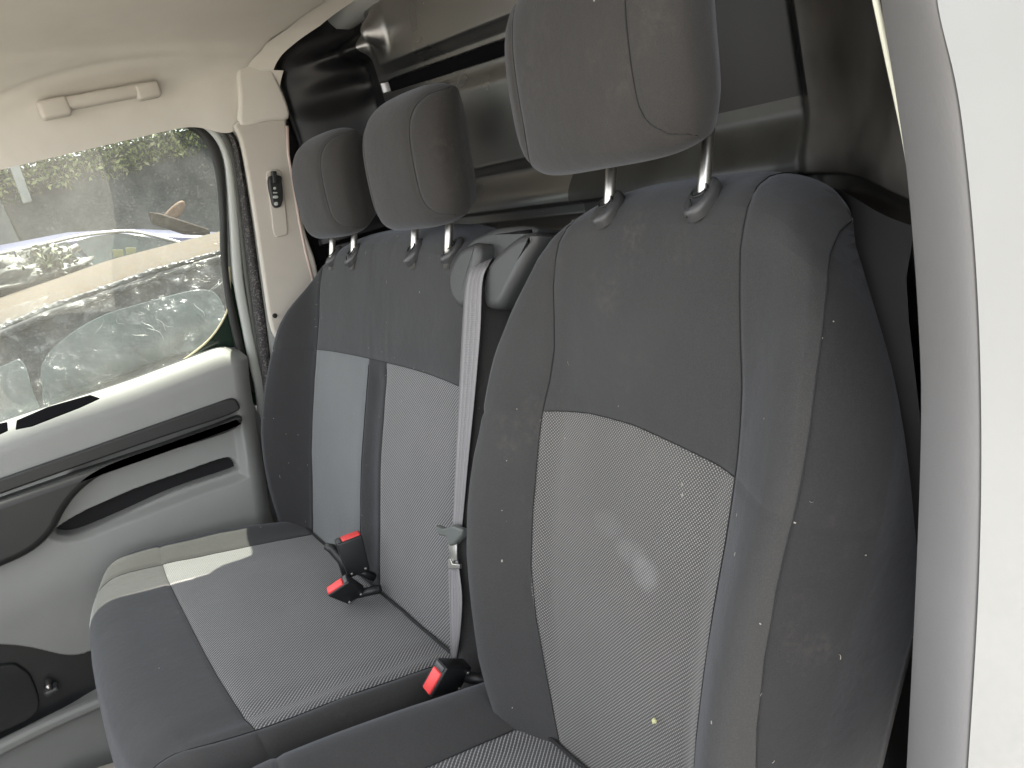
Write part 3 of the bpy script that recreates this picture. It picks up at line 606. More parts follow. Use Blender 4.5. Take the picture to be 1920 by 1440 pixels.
# the pane, its curved lower rear edge and the dark filler behind it
gp = [(-400, 310), (-150, 295), (0, 280), (150, 256), (300, 236), (345, 236), (383, 258), (405, 310), (416, 400), (425, 480), (430, 545), (425, 585), (400, 625), (360, 662), (300, 700), (0, 815), (-400, 980)]
A = [Tp(a, b, GY) for a, b in gp]; pane = prism('window_glass', spline(A, 4, True), TILT, .004, .001, M['glass'], door)
tube('glass_edge', [Tp(a, b, GY+.006) for a, b in [tuple(q) for q in spline([(430, 500), (431, 552), (424, 588), (398, 630), (358, 665), (300, 702), (240, 728)], 6)]], .0022, plain('glass_edge_bead', (.55, .5, .33), .35), door)
prism('corner_filler', [Tp(a, b, GY-.006) for a, b in [tuple(q) for q in spline([(429, 520), (430, 552), (423, 588), (397, 630), (356, 667), (270, 712)], 5)]+[(300, 760), (500, 760), (470, 640), (440, 540)]], (0, 1, 0), .004, .001, plain('dark_green_filler', (.010, .022, .014), .2, var=.3), door)
# outer door skin
prism('door_skin', [(x, -.90, z) for x, z in [(-.05, -.25), (1.1, -.25), (1.1, .70), (.0, .70)]], (0, 1, 0), .06, .02, M['white'], door)

# ---- driver's side B-pillar (right edge of the picture)
def pts(L, y): return [Yp(a, b, y) for a, b in L]
pin = [(1640, -200), (1652, 0), (1680, 180), (1703, 350), (1722, 600), (1727, 800), (1717, 1100), (1700, 1440), (1690, 1640)]
pou = [(1735, -200), (1757, 0), (1800, 200), (1830, 500), (1840, 800), (1835, 1100), (1815, 1440), (1800, 1640)]
A = spline(pts(pin, .735), 6); B = spline(pts(pou, .795), 6)
def lerpc(C_, t): t = t*(len(C_)-1); i = min(int(t), len(C_)-2); return C_[i]+(C_[i+1]-C_[i])*(t-i)
def pil(a, b):
    p = lerpc(A, b)*(1-a)+lerpc(B, b)*a; bul = .016*math.sin(max(0, min(1, a))*math.pi)**.7
    return p+np.array((bul*.8, bul*.5, 0))
grid('driver_pillar_trim', pil, np.linspace(0, 1, 30), np.linspace(0, 1, 80), M['pillar'], van)
grid('driver_pillar_trim_return', lambda a, b: lerpc(A, b)+np.array((-.10*a, .0, 0)), np.linspace(0, 1, 6), np.linspace(0, 1, 80), M['pillar'], van)
tube('pillar_edge_bead', [q+np.array((-.012, -.004, 0)) for q in spline(pts([(1618, -60), (1632, 0), (1660, 130), (1688, 260), (1703, 360), (1714, 480)], .725), 6)], .0022, plain('pale_bead', (.72, .72, .6), .4), van)
# white jamb beyond
pj = [(1745, -200), (1757, 0), (1800, 200), (1830, 500), (1840, 800), (1835, 1100), (1815, 1440), (1800, 1640)]
po = [(2080, -200), (2080, 0), (2090, 200), (2100, 500), (2110, 800), (2110, 1100), (2100, 1440), (2100, 1640)]
A2 = spline(pts(pj, .797), 6); B2 = [q+np.array((-.28, .05, 0)) for q in A2]
def jam(a, b):
    p = lerpc(A2, b)*(1-a)+lerpc(B2, b)*a
    st = .010*sm(.30, .33, a)
    return p+np.array((st*.3, st, 0))
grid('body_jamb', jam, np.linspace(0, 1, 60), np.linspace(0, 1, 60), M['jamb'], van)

# ------------------------------------------------------------------ upholstery
a22 = math.radians(22); a15 = math.radians(15)
BO = np.array([.03, 0, .38]); BU = np.array([0, 1, 0.]); BV = np.array([-math.sin(a22), 0, math.cos(a22)]); BN = np.array([math.cos(a22), 0, math.sin(a22)])
CO = np.array([.03, 0, .375]); CV = np.array([math.cos(a15), 0, math.sin(a15)]); CN = np.array([-math.sin(a15), 0, math.cos(a15)])
def fr(O, V_, N_): return lambda u, v, n: O+BU*u+V_*v+N_*n
BF = fr(BO, BV, BN); CF = fr(CO, CV, CN)

def samples(knots, step, fine):
    """parameter samples hitting each knot, denser close to it"""
    out = set()
    for a, b in zip(knots[:-1], knots[1:]):
        n = max(2, int((b-a)/step)); out |= {a+(b-a)*i/n for i in range(n+1)}
    for k in knots[1:-1]:
        for d in fine: out |= {k-d, k+d}
    out |= {knots[0]+(knots[1]-knots[0])*x for x in (.004, .012, .03, .06, .1, .17)}; out |= {knots[-1]-(knots[-1]-knots[-2])*x for x in (.002, .006, .015, .03, .06, .1, .15, .22)}
    return np.array(sorted(round(x, 5) for x in out if knots[0] <= x <= knots[-1]))
def pwl(x, ks, vals): return np.interp(x, ks, vals)

def cushion(parent, frame, ucols, vrows, nfun, depth, R, names, inserts, mats, groove=.0028, p=3.2, roundtop=True, kcorner=.55, skirtbulge=.008, seams=True, RT=.06, RN=.09, gseam=None, seamtop=None, tback=0):
    """ucols(tau)->list of u for the sigma knots; vrows(u)->list of v for the tau knots; nfun(u,v,sx,ty)->front height.
    inserts: {(i,j): (name, material)} column block i, row block j"""
    ks = [i for i in range(len(ucols(0)))]; kt = [i for i in range(len(vrows(0)))]
    S = samples(ks, .12, (.012, .03, .055, .09)); T = samples(kt, .07, (.01, .025, .05, .08))
    ns, ntt = len(S), len(T); pos = np.zeros((ntt, ns, 3)); uvs = np.zeros((ntt, ns, 2))
    for j, t in enumerate(T):
        tau = t/kt[-1]
        uk = ucols(tau); uL, uR = uk[0], uk[-1]; uc = (uL+uR)/2; hw = (uR-uL)/2
        for i, s in enumerate(S):
            u = pwl(s, ks, uk); x = (u-uc)/hw
            vk = vrows(u); v = pwl(t, kt, vk); y = (v-vk[0])/(vk[-1]-vk[0])
            x2, y2 = x, y
            if kcorner:
                ty = max(0, (y-.45)/.55); x2 = x*math.sqrt(max(0, 1-kcorner*ty**4*.5)); y2 = y if y < .45 else .45+.55*ty*math.sqrt(1-kcorner*.5*abs(x)**4)
            uu = uc+x2*hw; vv = vk[0]+y2*(vk[-1]-vk[0])
            LY = vk[-1]-vk[0]; dx = min(1, max(0, (abs(x)*hw-(hw-R))/R)); dy = min(1, max(0, (y*LY-(LY-RT))/RT))
            D = min(1, math.hypot(dx, dy)) if kcorner else max(dx, dy); dd = min(1, dx*dx+dy*dy)
            n = nfun(uu, vv, x, y)*(1-.45*D**3) - (R+(RN-R)*dy/(dx+dy+1e-6))*(1-math.sqrt(1-D*D))
            # seams pull the cloth in
            g_ = 0
            for k in range(1, len(uk)-1): g_ = max(g_, math.exp(-((u-uk[k])/.0055)**2)*(gseam[k-1] if gseam else 1)*(sm(seamtop[k]+.02, seamtop[k]-.01, v) if seamtop and k in seamtop else 1))
            for k in range(1, len(vk)-1): g_ = max(g_, math.exp(-((v-vk[k])/.0045)**2)*.8)
            n -= groove*g_
            pos[j, i] = (uu, vv, n); uvs[j, i] = (uu, vv)
    # arc length corrected uv so knit keeps its pitch on the bolsters
    Wp = np.array([[frame(*pos[j, i]) for i in range(ns)] for j in range(ntt)])
    V = Wp.reshape(-1, 3); blocks = {}
    for j in range(ntt-1):
        for i in range(ns-1):
            sb = min(int((S[i]+S[i+1])/2), len(ks)-2); tb = min(int((T[j]+T[j+1])/2), len(kt)-2)
            blocks.setdefault(inserts.get((sb, tb), 'base'), []).append((j*ns+i, j*ns+i+1, (j+1)*ns+i+1, (j+1)*ns+i))
    # skirt: down the outline
    loop = [j*ns for j in range(ntt)]+[(ntt-1)*ns+i for i in range(1, ns-1)]+[j*ns+ns-1 for j in range(ntt-1, -1, -1)]
    base = [tuple(p_) for p_ in V]; cen = pos.reshape(-1, 3)[loop].mean(0); bf = blocks['base']; prev = loop; K = 8
    for k in range(1, K+1):
        a = k/K; cur = []
        for q in loop:
            u_, v_, n_ = pos.reshape(-1, 3)[q]; du, dv = u_-cen[0], v_-cen[1]; L = math.hypot(du, dv)
            bul = skirtbulge*math.sin(a*math.pi)**2 - .06*max(0, a-.70)**1.5
            n2 = n_+(-depth-n_)*a
            cur.append(len(base)); sc = 1-tback*a*float(sm(.25, .6, v_)); base.append(tuple(frame(cen[0]+du*sc+du/L*bul*(.3+.7*sc if tback == 0 else .2), cen[1]+dv*(1-tback*.15*a)+dv/L*bul*.3, n2)))
        for i in range(len(loop)-1): bf.append((prev[i], cur[i], cur[i+1], prev[i+1]))
        prev = cur
    c0 = len(base); base.append(tuple(frame(cen[0], cen[1], -depth)))
    for i in range(len(loop)-1): bf.append((prev[i], c0, prev[i+1]))
    UV = np.zeros((len(base), 2)); UV[:ns*ntt] = uvs.reshape(-1, 2)
    made = {}
    for key, fc in blocks.items():
        used = sorted({q for f_ in fc for q in f_}); mp = {q: k for k, q in enumerate(used)}
        nm, mt = (names, mats) if key == 'base' else key[:2]
        made[key] = mesh(nm, [base[q] for q in used], [tuple(mp[q] for q in f_) for f_ in fc], mt, parent, uv=UV[used])
    for q in made.values(): fixn(q)
    if seams:
        NW = np.cross(np.gradient(Wp, axis=1), np.gradient(Wp, axis=0)); NW /= np.linalg.norm(NW, axis=2)[..., None]+1e-12; NW *= np.sign((NW @ (frame(0, 0, 1)-frame(0, 0, 0)))[..., None])+1e-9
        for k in range(1, len(ks)-1):
            i = int(np.argmin(abs(S-ks[k]))); tube('seam', [Wp[j, i]+NW[j, i]*.0007 for j in range(0, ntt, 2) if not (seamtop and k in seamtop) or pos[j, i][1] < seamtop[k]+.002], .0006, M['thread'], made['base'], seg=5)
        for k in range(1, len(kt)-1):
            j = int(np.argmin(abs(T-kt[k]))); keys = [key for key in inserts if key[1] in (k-1, k) and 'insert' in inserts[key][0]]
            if keys:
                i0 = int(np.argmin(abs(S-min(q[0] for q in keys)))); i1 = int(np.argmin(abs(S-(max(q[0] for q in keys)+1))))
                tube('seam', [Wp[j, i]+NW[j, i]*.0005 for i in range(i0, i1+1)], .0006, M['thread'], made['base'], seg=5)
    return made, Wp, pos, T, ks

def I(x, xs, ys): return float(np.interp(x, xs, ys))
def SI(x, xs, ys):   # smooth interpolation
    x = min(max(x, xs[0]), xs[-1]); i = min(int(np.searchsorted(xs, x, side='right'))-1, len(xs)-2); i = max(i, 0)
    P = ys; p0, p1, p2, p3 = P[max(i-1, 0)], P[i], P[i+1], P[min(i+2, len(P)-1)]; t = (x-xs[i])/(xs[i+1]-xs[i])
    m1 = (p2-p0)/2; m2 = (p3-p1)/2; return (2*t**3-3*t*t+1)*p1+(t**3-2*t*t+t)*m1+(-2*t**3+3*t*t)*p2+(t**3-t*t)*m2

def fixn(o):
    bm = bmesh.new(); bm.from_mesh(o.data); bmesh.ops.remove_doubles(bm, verts=bm.verts, dist=1e-6); bmesh.ops.recalc_face_normals(bm, faces=bm.faces); bm.to_mesh(o.data); bm.free()
# ---- driver seat
ds = thing('driver_seat', 'single driver seat in charcoal cloth with honeycomb knit centre, nearest the camera', 'car seat')
UC = .417; VT = .674
def d_cols(tau):
    v = -.05+tau*(VT+.05)
    hl_ = SI(v, [-.05, .05, .15, .25, .38, .48, .58, .70], [.19, .222, .250, .262, .258, .246, .228, .205])
    hr_ = SI(v, [-.05, .05, .15, .25, .38, .48, .58, .70], [.225, .240, .254, .270, .280, .278, .262, .232])
    s1 = SI(v, [-.05, .03, .08, .14, .27, .40, .48, .56, .63, .70], [.075, .103, .122, .139, .148, .136, .140, .150, .150, .13])
    s2 = SI(v, [-.05, .1, .3, .38, .50, .57, .62, .70], [.148, .149, .155, .154, .143, .139, .143, .125])
    s3 = min(hr_-.012, SI(v, [-.05, .1, .3, .40, .50, .57, .62, .70], [.226, .231, .245, .250, .248, .243, .235, .205]))
    return [UC-hl_, UC-s1, UC+s2, UC+s3, UC+hr_]
def d_rows(u):
    x = abs(u-UC)/.26; vi = I(u, [.15, .26, .34, .415, .49, .53, .56, .70], [.395, .399, .407, .407, .397, .391, .385, .38])
    return [-.05, vi, VT-.018*x**3]
def d_n(u, v, x, y):
    b = SI(v, [-.05, .05, .15, .27, .38, .48, .56, .62, .70], [.040, .062, .070, .070, .055, .038, .018, .006, .0])
    ax = abs(x); ridge = sm(.44, .86, ax)*b
    n = ridge+.010*(1-ax**2)*math.exp(-((v-.2)/.16)**2)+.006*math.exp(-((v-.52)/.1)**2)
    n -= .075*sm(.60, .70, v)**1.5*0 + SI(v, [-.05, .5, .58, .64, .67, .69], [0, 0, 0, 0, 0, 0])
    n += .0020*mnoise.noise(Vector((u*16, v*12, 0)))+.0009*mnoise.noise(Vector((u*60, v*20, 4)))*sm(.35, .7, ax)
    return float(n)
backD, WD, SD, TD, _ = cushion(ds, BF, d_cols, d_rows, d_n, .125, .055, 'backrest', {(1, 0): ('backrest_insert', M['knit']), (1, 1): ('upper_panel', M['fab']), (0, 0): ('bolster', M['fab'], 0), (0, 1): ('bolster', M['fab'], 0), (2, 0): ('bolster', M['fab'], 1), (2, 1): ('bolster', M['fab'], 1)}, M['fab_side'], gseam=[1, 1, .6], tback=.16)
def dc_cols(tau):
    hw = SI(tau, [0, .1, .5, .8, 1], [.235, .248, .262, .262, .255]); return [UC-hw, UC-.135, UC+.135, UC+hw]
def dc_rows(u): return [-.05, .315, .47]
def dc_n(u, v, x, y):
    ax = abs(x); return float(.034*sm(.42, .80, ax)*(1-.3*sm(.3, .5, v)) + .004*math.sin(v*9) + .001*mnoise.noise(Vector((u*15, v*15, 5))))
cushion(ds, CF, dc_cols, dc_rows, dc_n, .13, .05, 'seat_cushion', {(1, 0): ('seat_insert', M['knit2'])}, M['fab'])

# ---- passenger bench
pb = thing('passenger_bench', 'two person passenger bench in charcoal cloth with split grey panels, by the far door', 'car seat')
def b_cols(tau):
    v = -.05+tau*(.655+.05)
    uL = SI(v, [-.05, .05, .15, .25, .36, .46, .56, .66], [-.700, -.722, -.738, -.742, -.732, -.712, -.685, -.650])
    return [uL, I(v, [0, .2, .4, .66], [-.592, -.600, -.600, -.615]), I(v, [0, .4, .7], [-.315, -.306, -.306]), I(v, [0, .4, .7], [-.222, -.228, -.228]), .062, .138]
def b_rows(u): return [-.05, .405+.004*math.sin((u+.6)*4), .655-.012*abs((u+.3)/.44)**3]
def b_n(u, v, x, y):
    b = SI(v, [-.05, .05, .15, .27, .38, .48, .56, .62, .70], [.055, .070, .080, .080, .070, .056, .040, .022, .0])
    n = b*sm(-.605, -.70, u) + b*.35*sm(.06, .12, u) + .008*math.exp(-((v-.2)/.16)**2) - .006*math.exp(-((u+.266)/.03)**2)*(1-sm(.36, .42, v))
    n -= SI(v, [-.05, .5, .56, .61, .64, .66], [0, 0, 0, 0, 0, 0])
    return float(n+.0018*mnoise.noise(Vector((u*14, v*11, 9)))+.0008*mnoise.noise(Vector((u*60, v*22, 2))))
backB, WB, SB, TB, _ = cushion(pb, BF, b_cols, b_rows, b_n, .11, .05, 'backrest',
    {(1, 0): ('outer_insert', M['knit3']), (3, 0): ('middle_insert', M['knit2']), (2, 0): ('centre_stripe', M['fab_side']), (0, 0): ('bolster', M['fab_side']), (0, 1): ('bolster', M['fab_side'])}, M['fab'], gseam=[1, .7, .7, .5], seamtop={2: .405, 3: .405}, tback=.05)
def bc_cols(tau):
    uL = SI(tau, [0, .2, .5, .75, .9, 1], [-.665, -.695, -.715, -.725, -.722, -.700]); return [uL, I(tau, [0, .7, 1], [-.585, -.632, -.64]), .070, .105]
def bc_rows(u): return [-.05, .312, .458]
def bc_n(u, v, x, y):
    n = .022*sm(-.60, -.68, u)*(1-.4*sm(.3, .45, v)) + .003*math.sin(v*10)
    # crease running forward from the buckles, dip by the seat edge
    yc_ = -.235-.10*(v-.08)/.24; n -= .006*math.exp(-((u-yc_)/.022)**2)*math.exp(-((v-.12)/.12)**2)
    n -= .010*math.exp(-((u+.23)/.05)**2-((v-.02)/.05)**2) + .004*math.exp(-((u-.03)/.012)**2)
    return float(n+.0020*mnoise.noise(Vector((u*14, v*14, 3)))+.0007*mnoise.noise(Vector((u*22, v*60, 6))))
cushion(pb, CF, bc_cols, bc_rows, bc_n, .125, .035, 'seat_cushion', {(1, 0): ('seat_insert', M['knit2'])}, M['fab'], kcorner=.5, RT=.06, RN=.05)
# plastic valance under the bench
boxobj('seat_base', .02, .36, -.66, .08, -.02, .31, M['blackpl'], pb, bev=.02); boxobj('seat_base', .02, .36, .20, .64, -.02, .31, M['blackpl'], ds, bev=.02)

# ---- head restraints with posts and guides
def headrest(parent, surf, yc, vpost, raise_, wid, hgt, dep, spacing, tilt, fwd=0):
    th = math.radians(tilt); Wq, Pq = surf; iq = np.unravel_index(np.argmin(np.hypot(Pq[..., 0]-yc, Pq[..., 1]-vpost)), Pq.shape[:2]); npost = Pq[iq][2]; base = BF(yc, vpost, npost)
    hv = np.array([-math.sin(th), 0, math.cos(th)]); hn = np.array([math.cos(th), 0, math.sin(th)])
    hb = bpy.data.objects.new('head_restraint', None); link(hb, parent)
    O = base+BV*raise_+hn*(dep*.42+fwd)
    F_ = lambda u, v, n: O+BU*(u-yc)+hv*v+hn*n
    h2 = wid/2
    def cols(tau):
        w_ = SI(tau, [0, .12, .3, .6, .85, 1], [h2*.90, h2*.97, h2, h2, h2*.97, h2*.90]); k = h2*(.66+.30*abs(2*tau-.98)**4.5)
        k = min(k, w_-.003); return [yc-w_, yc-k, yc+k, yc+w_]
    def rows(u): return [0, hgt]
    # both ends rounded: build as own grid
    S = np.linspace(-1, 1, 61); T = np.linspace(-1, 1, 61); pos = np.zeros((61, 61, 3))
    S = np.sin(S*math.pi/2)*.8+S*.2; T = np.sin(T*math.pi/2)*.8+T*.2
    for j, t in enumerate(T):
        for i, s in enumerate(S):
            x2 = s*math.sqrt(1-.34*abs(t)**5*.62); y2 = t*math.sqrt(1-.34*abs(s)**5*.62)
            ex = (1-abs(s)**5)**(1/2.2) if abs(s) < 1 else 0; ey = (1-abs(t)**(6 if t > 0 else 6))**(1/2.2) if abs(t) < 1 else 0
            u = x2*h2; v = (y2+1)/2*hgt
            n = -.030*(1-ex*ey)-.010*t*t*(1 if t > 0 else .6) - .012*s*s
            ks_ = h2*(.66+.34*abs(t)**5); g_ = math.exp(-((abs(u)-ks_)/.005)**2); n -= .0032*g_*(1-abs(t)**8)
            n -= .022*max(0, t)**3
            pos[j, i] = (yc+u, v, n)
    Wp = [F_(*pos[j, i]) for j in range(61) for i in range(61)]; base_ = [tuple(q) for q in Wp]; N = 61
    F = [(j*N+i, j*N+i+1, (j+1)*N+i+1, (j+1)*N+i) for j in range(60) for i in range(60)]
    loop = [j*N for j in range(N)]+[(N-1)*N+i for i in range(1, N-1)]+[j*N+N-1 for j in range(N-1, -1, -1)]+[i for i in range(N-2, 0, -1)]
    flat = pos.reshape(-1, 3); cen = np.array((yc, hgt/2)); prev = loop
    for k in range(1, 15):
        a = k/14; cur = []
        for q in loop:
            u_, v_, n_ = flat[q]; du, dv = u_-cen[0], v_-cen[1]; bul = .004*math.sin(a*math.pi)**2
            sh = 1-.42*a**1.9-.35*max(0, a-.75)**1.5; n2 = n_+(-dep-n_)*(a if a < .6 else .6+.4*math.sin((a-.6)/.4*math.pi/2))
            L = math.hypot(du, dv); cur.append(len(base_)); base_.append(tuple(F_(cen[0]+du*sh+du/L*bul, cen[1]+dv*sh+dv/L*bul, n2)))
        for i in range(len(loop)): F.append((prev[i], cur[i], cur[(i+1) % len(loop)], prev[(i+1) % len(loop)]))
        prev = cur
    c0 = len(base_); base_.append(tuple(F_(cen[0], cen[1], -dep))); F += [(prev[i], c0, prev[(i+1) % len(loop)]) for i in range(len(loop))]
    pad = mesh('pad', base_, F, M['fab_hr'], hb); fixn(pad)
    for sg in (1, -1):   # stitched side seams
        L = []
        for t in np.linspace(-.965, .965, 50):
            ks_ = h2*(.66+.34*abs(t)**5); j = int(np.argmin(abs(T-t))); row = pos[j]; us_ = (row[:, 0]-yc)*sg
            o_ = np.argsort(us_); nn = np.interp(ks_, us_[o_], row[o_, 2]); vv = np.interp(ks_, us_[o_], row[o_, 1]); L.append(F_(yc+sg*min(ks_, us_.max()), vv, nn+.0002))
        tube('seam', L, .0006, M['thread'], hb, seg=5)
    for sg in (-1, 1):
        b0 = base+BU*sg*spacing/2
        tube('post', [b0-BV*.03, b0+BV*.02, b0+BV*(raise_+.03)], .0062 if wid > .2 else .005, M['chrome'], hb, seg=14)
        # guide collar: oval grommet with release catch
        jq, kq = np.unravel_index(np.argmin(np.hypot(Pq[..., 0]-(yc+sg*spacing/2), Pq[..., 1]-vpost)), Pq.shape[:2]); gN = np.cross(Wq[jq, min(kq+3, Wq.shape[1]-1)]-Wq[jq, kq-3], Wq[min(jq+3, Wq.shape[0]-1), kq]-Wq[jq-3, kq]); gN /= np.linalg.norm(gN); gN = gN if gN @ BN > 0 else -gN; gN = gN*.35+np.array((.40, .20, .74)); gN /= np.linalg.norm(gN); b0 = b0*0+BF(yc+sg*spacing/2, vpost, Pq[jq, kq][2]); gA = np.cross(BU, gN); gA = gA if gA @ BN > 0 else -gA
        k_ = 1.0 if wid > .2 else .8; cc_ = b0-gN*.003
        P = [cc_+BU*.0165*k_*math.cos(t)+gA*(.0255*k_*math.sin(t)+.002) for t in np.linspace(0, 2*math.pi, 28, endpoint=False)]
        gd = prism('guide', [q_-gN*.004 for q_ in P], gN, .004+.010*k_, .0055*k_, M['greypl'], hb, steps=4)
        rim = [b0+gN*.0092*k_+BU*.0085*math.cos(t)+gA*.0085*math.sin(t) for t in np.linspace(0, 2*math.pi, 16)]
        tube('guide_ring', rim, .0012, M['blackpl'], gd, seg=5)
        if sg == 1:
            tube('catch_gap', [cc_+gN*.0122*k_+gA*.012*k_-BU*.004, cc_+gN*.0115*k_+gA*.018*k_+BU*.0005, cc_+gN*.004*k_+gA*.0282*k_-BU*.002], .0009, M['thread'], gd, seg=5)
    return hb
headrest(ds, (WD, SD), .421, .639, .042, .262, .205, .115, .141, 8, .060)
headrest(pb, (WB, SB), -.074, .6015, .036, .245, .200, .11, .118, 8, .016)
headrest(pb, (WB, SB), -.459, .6015, .036, .245, .196, .11, .119, 8, .012)

# ---- belt retractor housing on the bench shoulder, belt, tongue
rt = bpy.data.objects.new('belt_housing', None); link(rt, pb); rt.name = 'belt_housing'
def Bp(px, py, n): return onplane(px, py, BO+BN*n, BN)
def bprism(name, L, nf, depth, bev, m, parent, k=3):
    return prism(name, spline([Bp(a, b, nf)-BN*depth for a, b in L], k, True), BN, depth, bev, m, parent, steps=5)
bprism('housing_body', [(880, 450), (905, 436), (930, 427), (965, 423), (998, 425), (1003, 436), (985, 458), (955, 500), (935, 556), (885, 558), (866, 530), (868, 480)], -.014, .06, .008, M['retr'], rt)
bprism('housing_cheek', [(892, 455), (866, 464), (847, 490), (839, 520), (841, 550), (852, 572), (866, 578), (877, 568), (882, 530), (893, 490)], .014, .06, .011, M['retr'], rt)
bprism('housing_cheek', [(940, 464), (912, 496), (904, 525), (903, 555), (908, 577), (922, 580), (936, 574), (952, 545), (976, 500), (1003, 442), (975, 438)], .014, .06, .012, M['retr'], rt)
sb = thing('seat_belt', 'grey seat belt hanging from its housing between the bench and the driver seat', 'seat belt')
def webbing(name, C_, Wd, m, parent, th=.0014):
    """ribbon of real thickness along points C_ with half-width vectors Wd"""
    C_ = [np.array(c) for c in C_]; V = []; F = []; n = len(C_); K = 7
    for c, wv in zip(C_, Wd):
        nn = np.cross(wv, [0, 0, 1]); nn /= np.linalg.norm(nn); nn = nn if nn[0] > 0 else -nn
        for k in range(K):
            t = k/(K-1)*2-1; V.append(c+wv*t+nn*(th*.5+.0008*math.cos(t*9)))
        for k in range(K-1, -1, -1): t = k/(K-1)*2-1; V.append(c+wv*t-nn*th*.5)
    R_ = 2*K
    for i in range(n-1):
        for k in range(R_): F.append((i*R_+k, i*R_+(k+1) % R_, (i+1)*R_+(k+1) % R_, (i+1)*R_+k))
    F += [tuple(range(R_))[::-1], tuple((n-1)*R_+k for k in range(R_))]
    uv = [(k/R_, i/10) for i in range(n) for k in range(R_)]
    return mesh(name, V, F, m, parent, uv=uv)
def mk_web():
    b = NB('seat_belt_webbing'); s = b.n('ShaderNodeSeparateXYZ'); b.l(b.tc.outputs['UV'], s.inputs[0])
    st = b.math('COSINE', b.math('MULTIPLY', s.outputs[0], 62)); wv = b.math('COSINE', b.math('MULTIPLY', s.outputs[1], 260))
    b.col(b.mix(b.ramp(st, .0, .9), (.165, .16, .165), (.20, .197, .202))); b.set(Roughness=.6); b.bump(b.math('ADD', b.math('MULTIPLY', wv, .3), st), .4, .0006); return b.m
web = mk_web()
def belt_pts(L, R_, n_, k=6):
    A_ = spline([Bp(a, b, n) for (a, b), n in zip(L, n_)], k); B_ = spline([Bp(a, b, n) for (a, b), n in zip(R_, n_)], k)
    return [(p_+q_)/2 for p_, q_ in zip(A_, B_)], [(q_-p_)/2 for p_, q_ in zip(A_, B_)]
c_, w_ = belt_pts([(898, 480), (882, 500), (872, 540), (866, 620), (860, 740), (854, 860), (848, 990)], [(928, 478), (916, 496), (904, 530), (900, 620), (890, 740), (878, 860), (866, 990)], [-.03, .012, .022, .024, .026, .03, .03])
webbing('webbing', c_, w_, web, sb)
c_, w_ = belt_pts([(846, 1050), (844, 1120), (846, 1190), (848, 1235)], [(858, 1050), (866, 1120), (862, 1190), (856, 1235)], [.034, .034, .03, .02])
webbing('webbing', c_, w_, web, sb)
c_, w_ = belt_pts([(841, 1055), (842, 1120), (846, 1235)], [(849, 1055), (850, 1120), (849, 1235)], [.028, .028, .02])
webbing('webbing', c_, w_, web, sb)
tg = prism('tongue', [Bp(a, b, .034) for a, b in [(826, 984), (840, 990), (858, 984), (878, 992), (876, 1004), (860, 1020), (852, 1022), (846, 1006), (832, 1002)]], BN, .009, .003, plain('olive_grey_plastic', (.09, .10, .095), .45), sb)
prism('tongue_plate', [Bp(a, b, .036) for a, b in [(843, 1018), (858, 1020), (858, 1050), (846, 1052)]], BN, .002, .0006, M['chrome'], sb)
prism('belt_clip', [Bp(a, b, .036) for a, b in [(844, 1048), (849, 1047), (852, 1056), (866, 1058), (866, 1066), (845, 1066)]], BN, .004, .0012, M['chrome'], sb)

# ---- buckles
def depthpt(px, py, d): r_ = ray(px, py); return CAM+r_*d
def axes(up, wide):
    z = np.array(up, float); z /= np.linalg.norm(z); x = np.array(wide, float); x -= z*(x @ z); x /= np.linalg.norm(x); return x, np.cross(z, x), z
def buckle(label, c, up, wide, size, stalk, group='seat belt buckles'):
    t = thing('seat_belt_buckle', label, 'seat belt buckle', group=group)
    x, y, z = axes(up, wide); w_, th, L = size
    body = rbox('body', c, x, y, z, (w_, th, L), .003, M['blackpl'], t, taper=.86)
    rbox('release_button', c+z*(L/2-.0035)-x*w_*.10-y*th*.0, x, y, z, (w_*.72, th*.72, .012), .0025, M['red'], t)
    rbox('slot_rim', c+z*(L/2-.001)+x*w_*.38, x, y, z, (w_*.16, th*.72, .006), .001, M['greypl'], t)
    for sx in (-.32, .32):
        q = c+x*w_*sx*.86+y*th*.47*(1 if (y @ (CAM-c)) > 0 else -1)-z*L*.40
        rbox('rivet', q, x, y, z, (.004, .003, .004), .0008, M['chrome'], t, seg=2)
    tube('stalk', [c-z*L*.45]+[np.array(s_) for s_ in stalk], .008, M['blackpl'], t, seg=8)
    return t
b1 = depthpt(662, 1040, 1.375); b2 = depthpt(650, 1106, 1.345); b3 = depthpt(840, 1268, 1.06)
buckle('upright black buckle with red button at the crease of the bench, highest of the three', b1, _u*1+_r*(-.22)+_f*-.30, (.9, -.15, .0), (.046, .027, .070), [b1+np.array((-.02, .0, -.06))])
buckle('black buckle with red button lying low in the bench crease under the upright one', b2, -_r*.42+_u*.50-_f*.72, _r*.85+_u*.50, (.045, .020, .055), [b2+np.array((-.05, .02, -.02))])
buckle('driver belt buckle with large red button, between bench cushion and driver cushion', b3, -_r*.62+_u*.22-_f*.75, _r*.55+_u*.8, (.048, .024, .055), [b3+np.array((-.05, .03, -.03))])
# loose belt loop at the crease, left of the upright buckle
lp = depthpt(622, 1030, 1.40)
tube('belt_loop', [lp+_r*-.012+_u*.006, lp+_u*.002, lp+_r*.02-_u*.02, lp+_r*.03-_u*.05], [.006, .009, .010, .010], M['blackpl'], pb)
# buckle anchor bracket showing low beside the driver backrest
br = depthpt(912, 1252, 1.0); rbox('anchor_bracket', br, tuple(_r), tuple(_f), tuple(_u), (.008, .006, .02), .002, M['whitein'], ds)
# recline handle at the right edge
hh = depthpt(1707, 1175, .78); tube('recline_ring', [hh+_r*.012*math.cos(t)+_u*.018*math.sin(t) for t in np.linspace(0, 2*math.pi, 20)], .002, M['chrome'], ds)
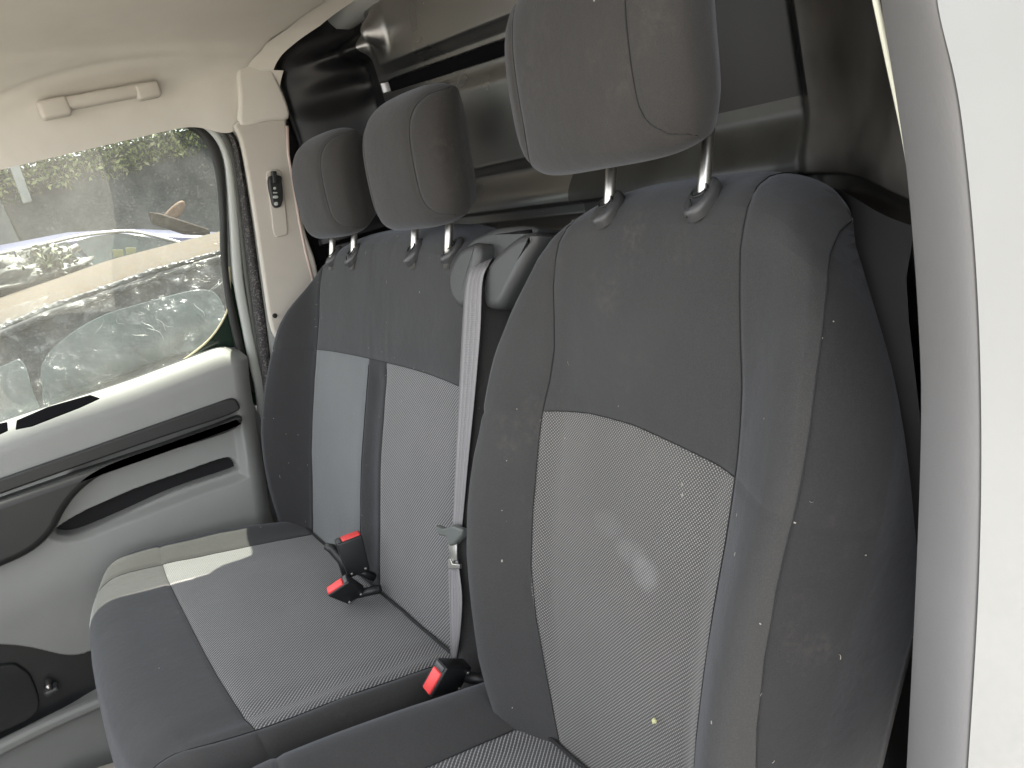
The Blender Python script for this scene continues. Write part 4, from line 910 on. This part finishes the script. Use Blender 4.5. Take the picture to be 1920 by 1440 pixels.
# thin black tube standing in for shade where backrest meets cushion
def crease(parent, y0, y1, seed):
    tube('crease_shade', [np.array((.036+.0015*mnoise.noise(Vector((y*12, seed, 0))), y, .3815+.002*mnoise.noise(Vector((y*9, seed, 4))))) for y in np.linspace(y0, y1, 60)], .0026, M['thread'], parent, seg=6)
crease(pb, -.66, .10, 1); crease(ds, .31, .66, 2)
# lint and short fibres caught in the cloth
def fibres(name, label, surfs, n, seed):
    rnd = random.Random(seed); V = []; F = []
    for q in range(n):
        W_, P_ = rnd.choice(surfs); j = rnd.randrange(6, W_.shape[0]-6); i = rnd.randrange(6, W_.shape[1]-6)
        if rnd.random() < .45: i = int(W_.shape[1]*(.72+.25*rnd.random())) if rnd.random() < .5 else int(W_.shape[1]*.14*rnd.random())+3
        i = min(max(i, 3), W_.shape[1]-5); p = W_[j, i]; a = W_[j, min(i+3, W_.shape[1]-1)]-W_[j, i-3]; b = W_[j+3, i]-W_[j-3, i]; nn = np.cross(a, b); nn /= np.linalg.norm(nn)+1e-9
        a = a/(np.linalg.norm(a)+1e-9); b = np.cross(nn, a); th = rnd.random()*3.14; L = rnd.choice([.0012, .0015, .002, .002, .003, .006]); w_ = rnd.uniform(.0003, .0006) if L > .002 else .0011
        d = a*math.cos(th)+b*math.sin(th); e = np.cross(nn, d); c = rnd.uniform(-.25, .25)*L; k = len(V); nn = nn if nn @ (CAM-p) > 0 else -nn
        for t in (-1, -.3, .4, 1):
            o = p+d*L*t/2+e*c*(1-t*t)+nn*.0006
            V += [o-e*w_/2, o+nn*.0005, o+e*w_/2]
        for t in range(3): F += [(k+3*t, k+3*t+1, k+3*t+4, k+3*t+3), (k+3*t+1, k+3*t+2, k+3*t+5, k+3*t+4)]
    o = mesh(name, V, F, plain(name+'_pale', (.30, .28, .25), .9, var=.3), smooth=False); return tag(o, label, 'lint', kind='stuff')
fibres('lint', 'pale lint, crumbs and short fibres caught on the seat cloth', [(WD, SD), (WB, SB), (WB, SB)], 95, 4)
# crumbs on the seats
fk = Bp(1228, 1352, .012); fm = plain('yellow_petal', (.5, .5, .26), .6)
fo_ = prism('petal_scrap', [fk+BU*.003*a+BV*.003*b for a, b in [(-1, .3), (-.2, 1.2), (.5, .6), (1.1, .9), (.8, -.4), (.1, -.2), (-.3, -1.2), (-.8, -.5)]], BN, .002, .0005, fm); tag(fo_, 'tiny yellow petal scrap lying on the driver seat back insert', 'petal')
